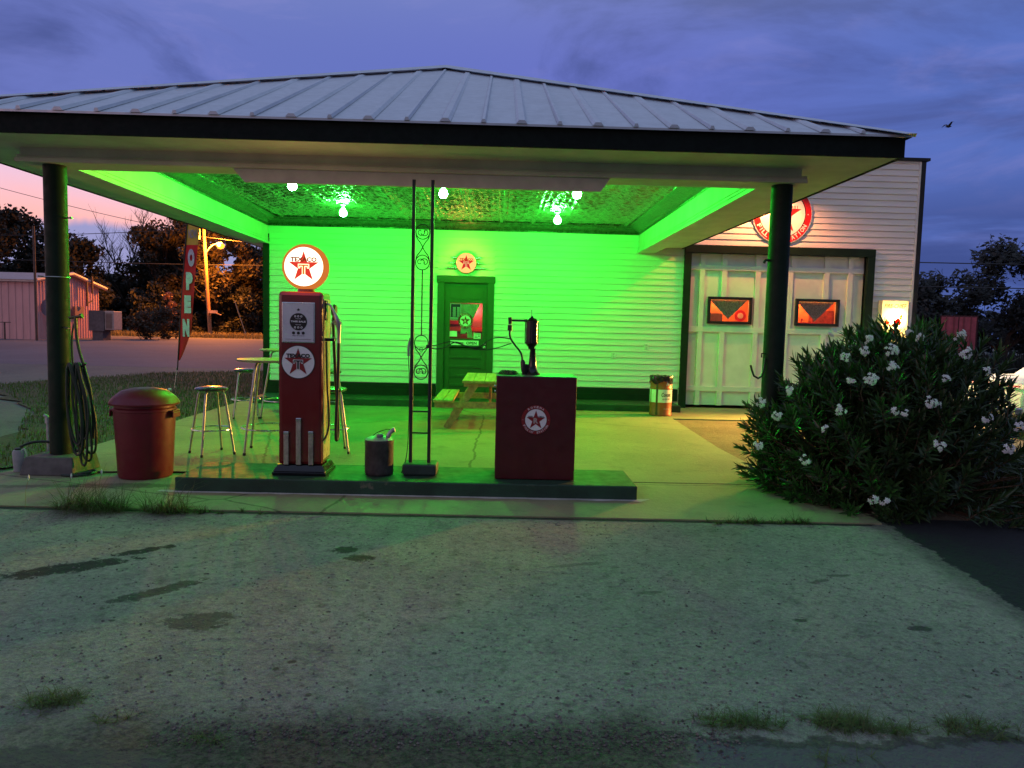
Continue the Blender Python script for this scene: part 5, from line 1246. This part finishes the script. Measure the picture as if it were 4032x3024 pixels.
# red shipping container
ct = thing('shipping_container', 'red shipping container in the dark field right of the garage', 'container', (27.5, 41, 0))
Ra = Matrix.Rotation(R(-32), 3, 'Z')
def cpt(x, y, z): v = Ra@Vector((x, y, 0)); return (24.35+v.x+0, 40.6+v.y, z)
# local x across the end (0..2.4), local y along the length
def cbox(mb, x0, x1, y0, y1, z0, z1):
    mb.hexa([cpt(x0, y0, z0), cpt(x1, y0, z0), cpt(x1, y1, z0), cpt(x0, y1, z0)], [cpt(x0, y0, z1), cpt(x1, y0, z1), cpt(x1, y1, z1), cpt(x0, y1, z1)])
g = MB(); cbox(g, 0, 1.75, .05, 12, .05, 2.70); g.build('body', contred, ct)
g = MB(); cbox(g, .05, .85, 0, .05, .15, 2.62); cbox(g, .9, 1.70, 0, .05, .15, 2.62); g.build('door', M('container_door', (.34, .07, .09), .6, var=.2, scale=3), ct)
g = MB(); [cbox(g, x, x+.05, -.05, 0, .1, 2.66) for x in (.25, .62, 1.08, 1.42)]; g.build('lock_rod', M('rod_dark_red', (.16, .03, .04), .5), ct)
g = MB(); [cbox(g, 1.75, 1.79, .3+i*.4, .5+i*.4, .15, 2.6) for i in range(29)]; g.build('side_rib', contred, ct)

# parked car at the right edge
cr = thing('parked_car', 'white parked car with a red stripe, its rear corner showing past the oleander', 'car', (10.6, 12.2, 0))
carp = M('car_white_paint', (.78, .76, .70), .25, var=.03, coat=.6)
prof = [(8.22, .42), (8.20, .62), (8.25, .86), (8.40, .93), (9.15, .96), (9.75, 1.38), (11.2, 1.42), (11.9, .98), (12.7, .90), (12.85, .70), (12.83, .40), (12.5, .28), (8.5, .28)]
def carsec(y, inset, zs=1.):
    return [(x+(inset if x < 10.5 else -inset), y, z-(inset*.6 if z > 1 else inset*.2)) for x, z in prof]
g = MB(); ys = [(11.35, .10), (11.42, .02), (11.9, 0), (12.5, 0), (12.98, .02), (13.05, .10)]; n = len(prof); vs = []
for y, ins in ys: vs += carsec(y, ins)
g.add(vs, [(k_*n+i, k_*n+(i+1) % n, (k_+1)*n+(i+1) % n, (k_+1)*n+i) for k_ in range(len(ys)-1) for i in range(n)], True)
g.add(vs[:n], [tuple(range(n))[::-1]]); g.add(vs[-n:], [tuple(range(n))])
g.build('body', carp, cr, bevel=.02)
MB().hexa([(9.75, 11.44, 1.02), (11.6, 11.44, 1.02), (11.6, 11.46, 1.02), (9.4, 11.46, 1.02)], [(9.95, 11.40, 1.32), (11.05, 11.40, 1.32), (11.05, 11.46, 1.32), (9.95, 11.46, 1.32)]).build('window', M('car_glass', (.01, .01, .012), .05), cr)
MB().box(8.19, 12.7, 11.33, 11.352, .815, .835).box(8.185, 8.22, 11.45, 12.95, .815, .835).build('stripe', signred, cr)
MB().box(8.12, 8.26, 11.4, 13.0, .36, .50).build('bumper', chrome, cr, bevel=.03)
for x in (9.1, 12.0):
    for yy in (11.38, 12.86):
        w_ = MB().lathe([(.2, 0), (.31, .01), (.33, .05), (.33, .13), (.31, .17), (.2, .18)], (x, yy-.02, .30), 28, 'Y').build('wheel', rubber, cr)
        MB().lathe([(.0, -.005), (.19, -.01), (.2, .0)], (x, yy-.02, .30), 24, 'Y').build('hubcap', chrome, w_)

# bird high up on the right
bd = thing('flying_bird', 'tiny dark bird flying in the dusk sky', 'bird', (11.85, 20, 7.15))
g = MB(); B0 = Vector((11.85, 20, 7.15))
vs = [B0+Vector(p) for p in [(-.10, 0, -.01), (-.05, -.02, .02), (.03, -.025, .02), (.09, 0, .01), (.03, .025, -.01), (-.05, .02, -.01), (-.14, .02, -.03), (-.14, -.02, -.03), (.11, 0, .0), (0, 0, .035), (0, 0, -.03)]]
g.add(vs, [(1, 2, 9), (2, 3, 9), (3, 4, 9), (4, 5, 9), (5, 0, 9), (0, 1, 9), (2, 1, 10), (3, 2, 10), (4, 3, 10), (5, 4, 10), (0, 5, 10), (1, 0, 10), (0, 6, 7)], True)
for s_ in (-1, 1): g.add([B0+Vector((.04, s_*.02, .02)), B0+Vector((-.04, s_*.02, .02)), B0+Vector((-.03, s_*.16, .09)), B0+Vector((.03, s_*.14, .10)), B0+Vector((-.02, s_*.30, .04))], [(0, 1, 2, 3), (3, 2, 4)])
g.build('body', M('bird_dark', (.03, .03, .035), .8), bd)

# ------------------------------------------------------------------ oleander
ob = thing('oleander_bush', 'big dark oleander bush with white flower clusters by the right post', 'bush', (3.95, 7.25, 0))
cx, cyy, rx, ry, HH = 4.0, 7.25, 1.58, 1.38, 1.58
r = random.Random(99); gl_ = MB(); gs = MB()
def leaf(p, d, L_, wd, up):
    d = d.normalized(); s_ = d.cross(up).normalized() if d.cross(up).length > .05 else d.orthogonal().normalized(); n_ = s_.cross(d)
    m1 = p+d*L_*.35+n_*L_*.03; m2 = p+d*L_*.7-n_*L_*.01; t = p+d*L_-n_*L_*.10
    gl_.add([p, m1+s_*wd, m1-n_*wd*.3, m1-s_*wd, m2+s_*wd*.75, m2-n_*wd*.25, m2-s_*wd*.75, t], [(0, 2, 1), (0, 3, 2), (1, 2, 5, 4), (2, 3, 6, 5), (4, 5, 7), (5, 6, 7)])
shoots = 0
while shoots < 980:
    a = r.uniform(0, 6.283); zf = r.random(); 
    prof_ = max(0, 1-zf**2.6)**.5
    if r.random() > prof_+.35: continue
    rad = prof_*(r.random()**.22)*r.uniform(.80, 1.04)
    tip = Vector((cx+rx*rad*math.cos(a), cyy+ry*rad*math.sin(a), HH*zf*r.uniform(.93, 1.07)+.04))
    if (Vector((2.84, 7.6))-tip.xy).length < .13 or (tip.x < 2.56 and tip.z < .75 and r.random() < .55) or (tip.z > .62 and tip.x > 4.78-.12*math.sin(tip.y*9)) or (tip.z > 1.1 and tip.x > 4.62): continue
    out = Vector(((tip.x-cx)*.8, (tip.y-cyy)*.8, .30+zf*1.5)).normalized()
    out = (out+Vector((r.uniform(-.35, .35), r.uniform(-.35, .35), r.uniform(-.2, .35)))).normalized()
    Ls = r.uniform(.22, .38); base_ = tip-out*Ls
    gs.tube([Vector((cx+(base_.x-cx)*.45, cyy+(base_.y-cyy)*.45, max(.0, base_.z*.35))), base_.lerp(tip, .0), tip], [.007, .005, .003], 5, caps=False)
    for k_ in range(9):
        p = base_.lerp(tip, (k_+.5)/9); a0 = k_*1.05+r.random()
        for j in range(3):
            a1 = a0+j*2.094; e1_ = out.orthogonal().normalized(); e2_ = out.cross(e1_)
            rd = e1_*math.cos(a1)+e2_*math.sin(a1); spread_ = 1.0-.7*(k_/9)
            leaf(p, out*(.35+.9*(k_/9))+rd*spread_+Vector((0, 0, -.12+.1*r.random())), r.uniform(.09, .165)*r.choice((.8, 1, 1.1)), r.uniform(.0095, .0165), out)
    shoots += 1
gl_.build('foliage', olea, ob); gs.build('stem', M('oleander_stem', (.09, .07, .04), .8), ob)
FL = [(2.49, 6.89, 0.93, 1), (2.54, 6.68, 0.84, 1), (2.95, 6.28, 0.94, 1), (2.4, 6.73, 0.55, 1), (2.67, 6.32, 0.5, 1), (3.32, 6.09, 0.96, 0.6), (3.38, 6.06, 0.95, 0.5), (3.61, 6.05, 1.04, 1.8), (3.58, 5.89, 0.71, 1.4), (4.11, 5.86, 0.71, 1.2), (3.23, 6.33, 1.2, 1.8), (3.42, 6.37, 1.31, 1.2), (3.51, 6.56, 1.45, 1.8), (3.3, 6.67, 1.44, 1), (3.45, 6.89, 1.55, 1.2), (4.13, 6.46, 1.44, 1.6), (4.42, 7.03, 1.6, 1.7), (3.8, 6.17, 1.23, 0.6), (4.16, 6.28, 1.31, 0.7), (2.83, 6.28, 0.77, 0.5), (3.12, 5.96, 0.24, 0.8), (3.19, 5.93, 0.23, 0.7), (4.02, 5.95, 0.93, 0.9), (4.3, 5.95, 0.87, 1.2), (3.16, 6.68, 1.39, 1), (3.32, 7.3, 1.60, 1), (3.99, 7.22, 1.62, 1), (2.67, 6.74, 1.07, 1), (3.08, 6.42, 1.19, 0.7), (3.86, 6.73, 1.57, 0.8)]
for (x, y, z, s_) in FL:
    g = MB(); n = max(3, int(10*s_)); c = Vector((x, y-r.uniform(-.03, .06), z)); o_ = Vector(((x-cx)*.5, (y-cyy)-.4, .35)).normalized()
    for i in range(n):
        v = (o_*r.uniform(.0, .8)+Vector((r.gauss(0, 1), r.gauss(0, 1), r.gauss(0, 1))).normalized()).normalized(); p = c+v*.040*s_**.6*r.uniform(.6, 1.15)
        nn = (v+o_*1.1).normalized(); e1_ = nn.orthogonal().normalized(); e2_ = nn.cross(e1_); a0 = r.random()*6
        for k_ in range(5):
            a = a0+k_*1.2566; d = e1_*math.cos(a)+e2_*math.sin(a); sd = e1_*-math.sin(a)+e2_*math.cos(a); L_ = r.uniform(.014, .021)
            g.add([p, p+d*L_*.5+sd*L_*.32+nn*.003, p+d*L_+sd*L_*.30+nn*.002, p+d*L_*1.05-sd*L_*.15, p+d*L_*.5-sd*L_*.32+nn*.003], [(0, 1, 2, 3, 4)])
    g.build('flower_cluster', petal, ob)
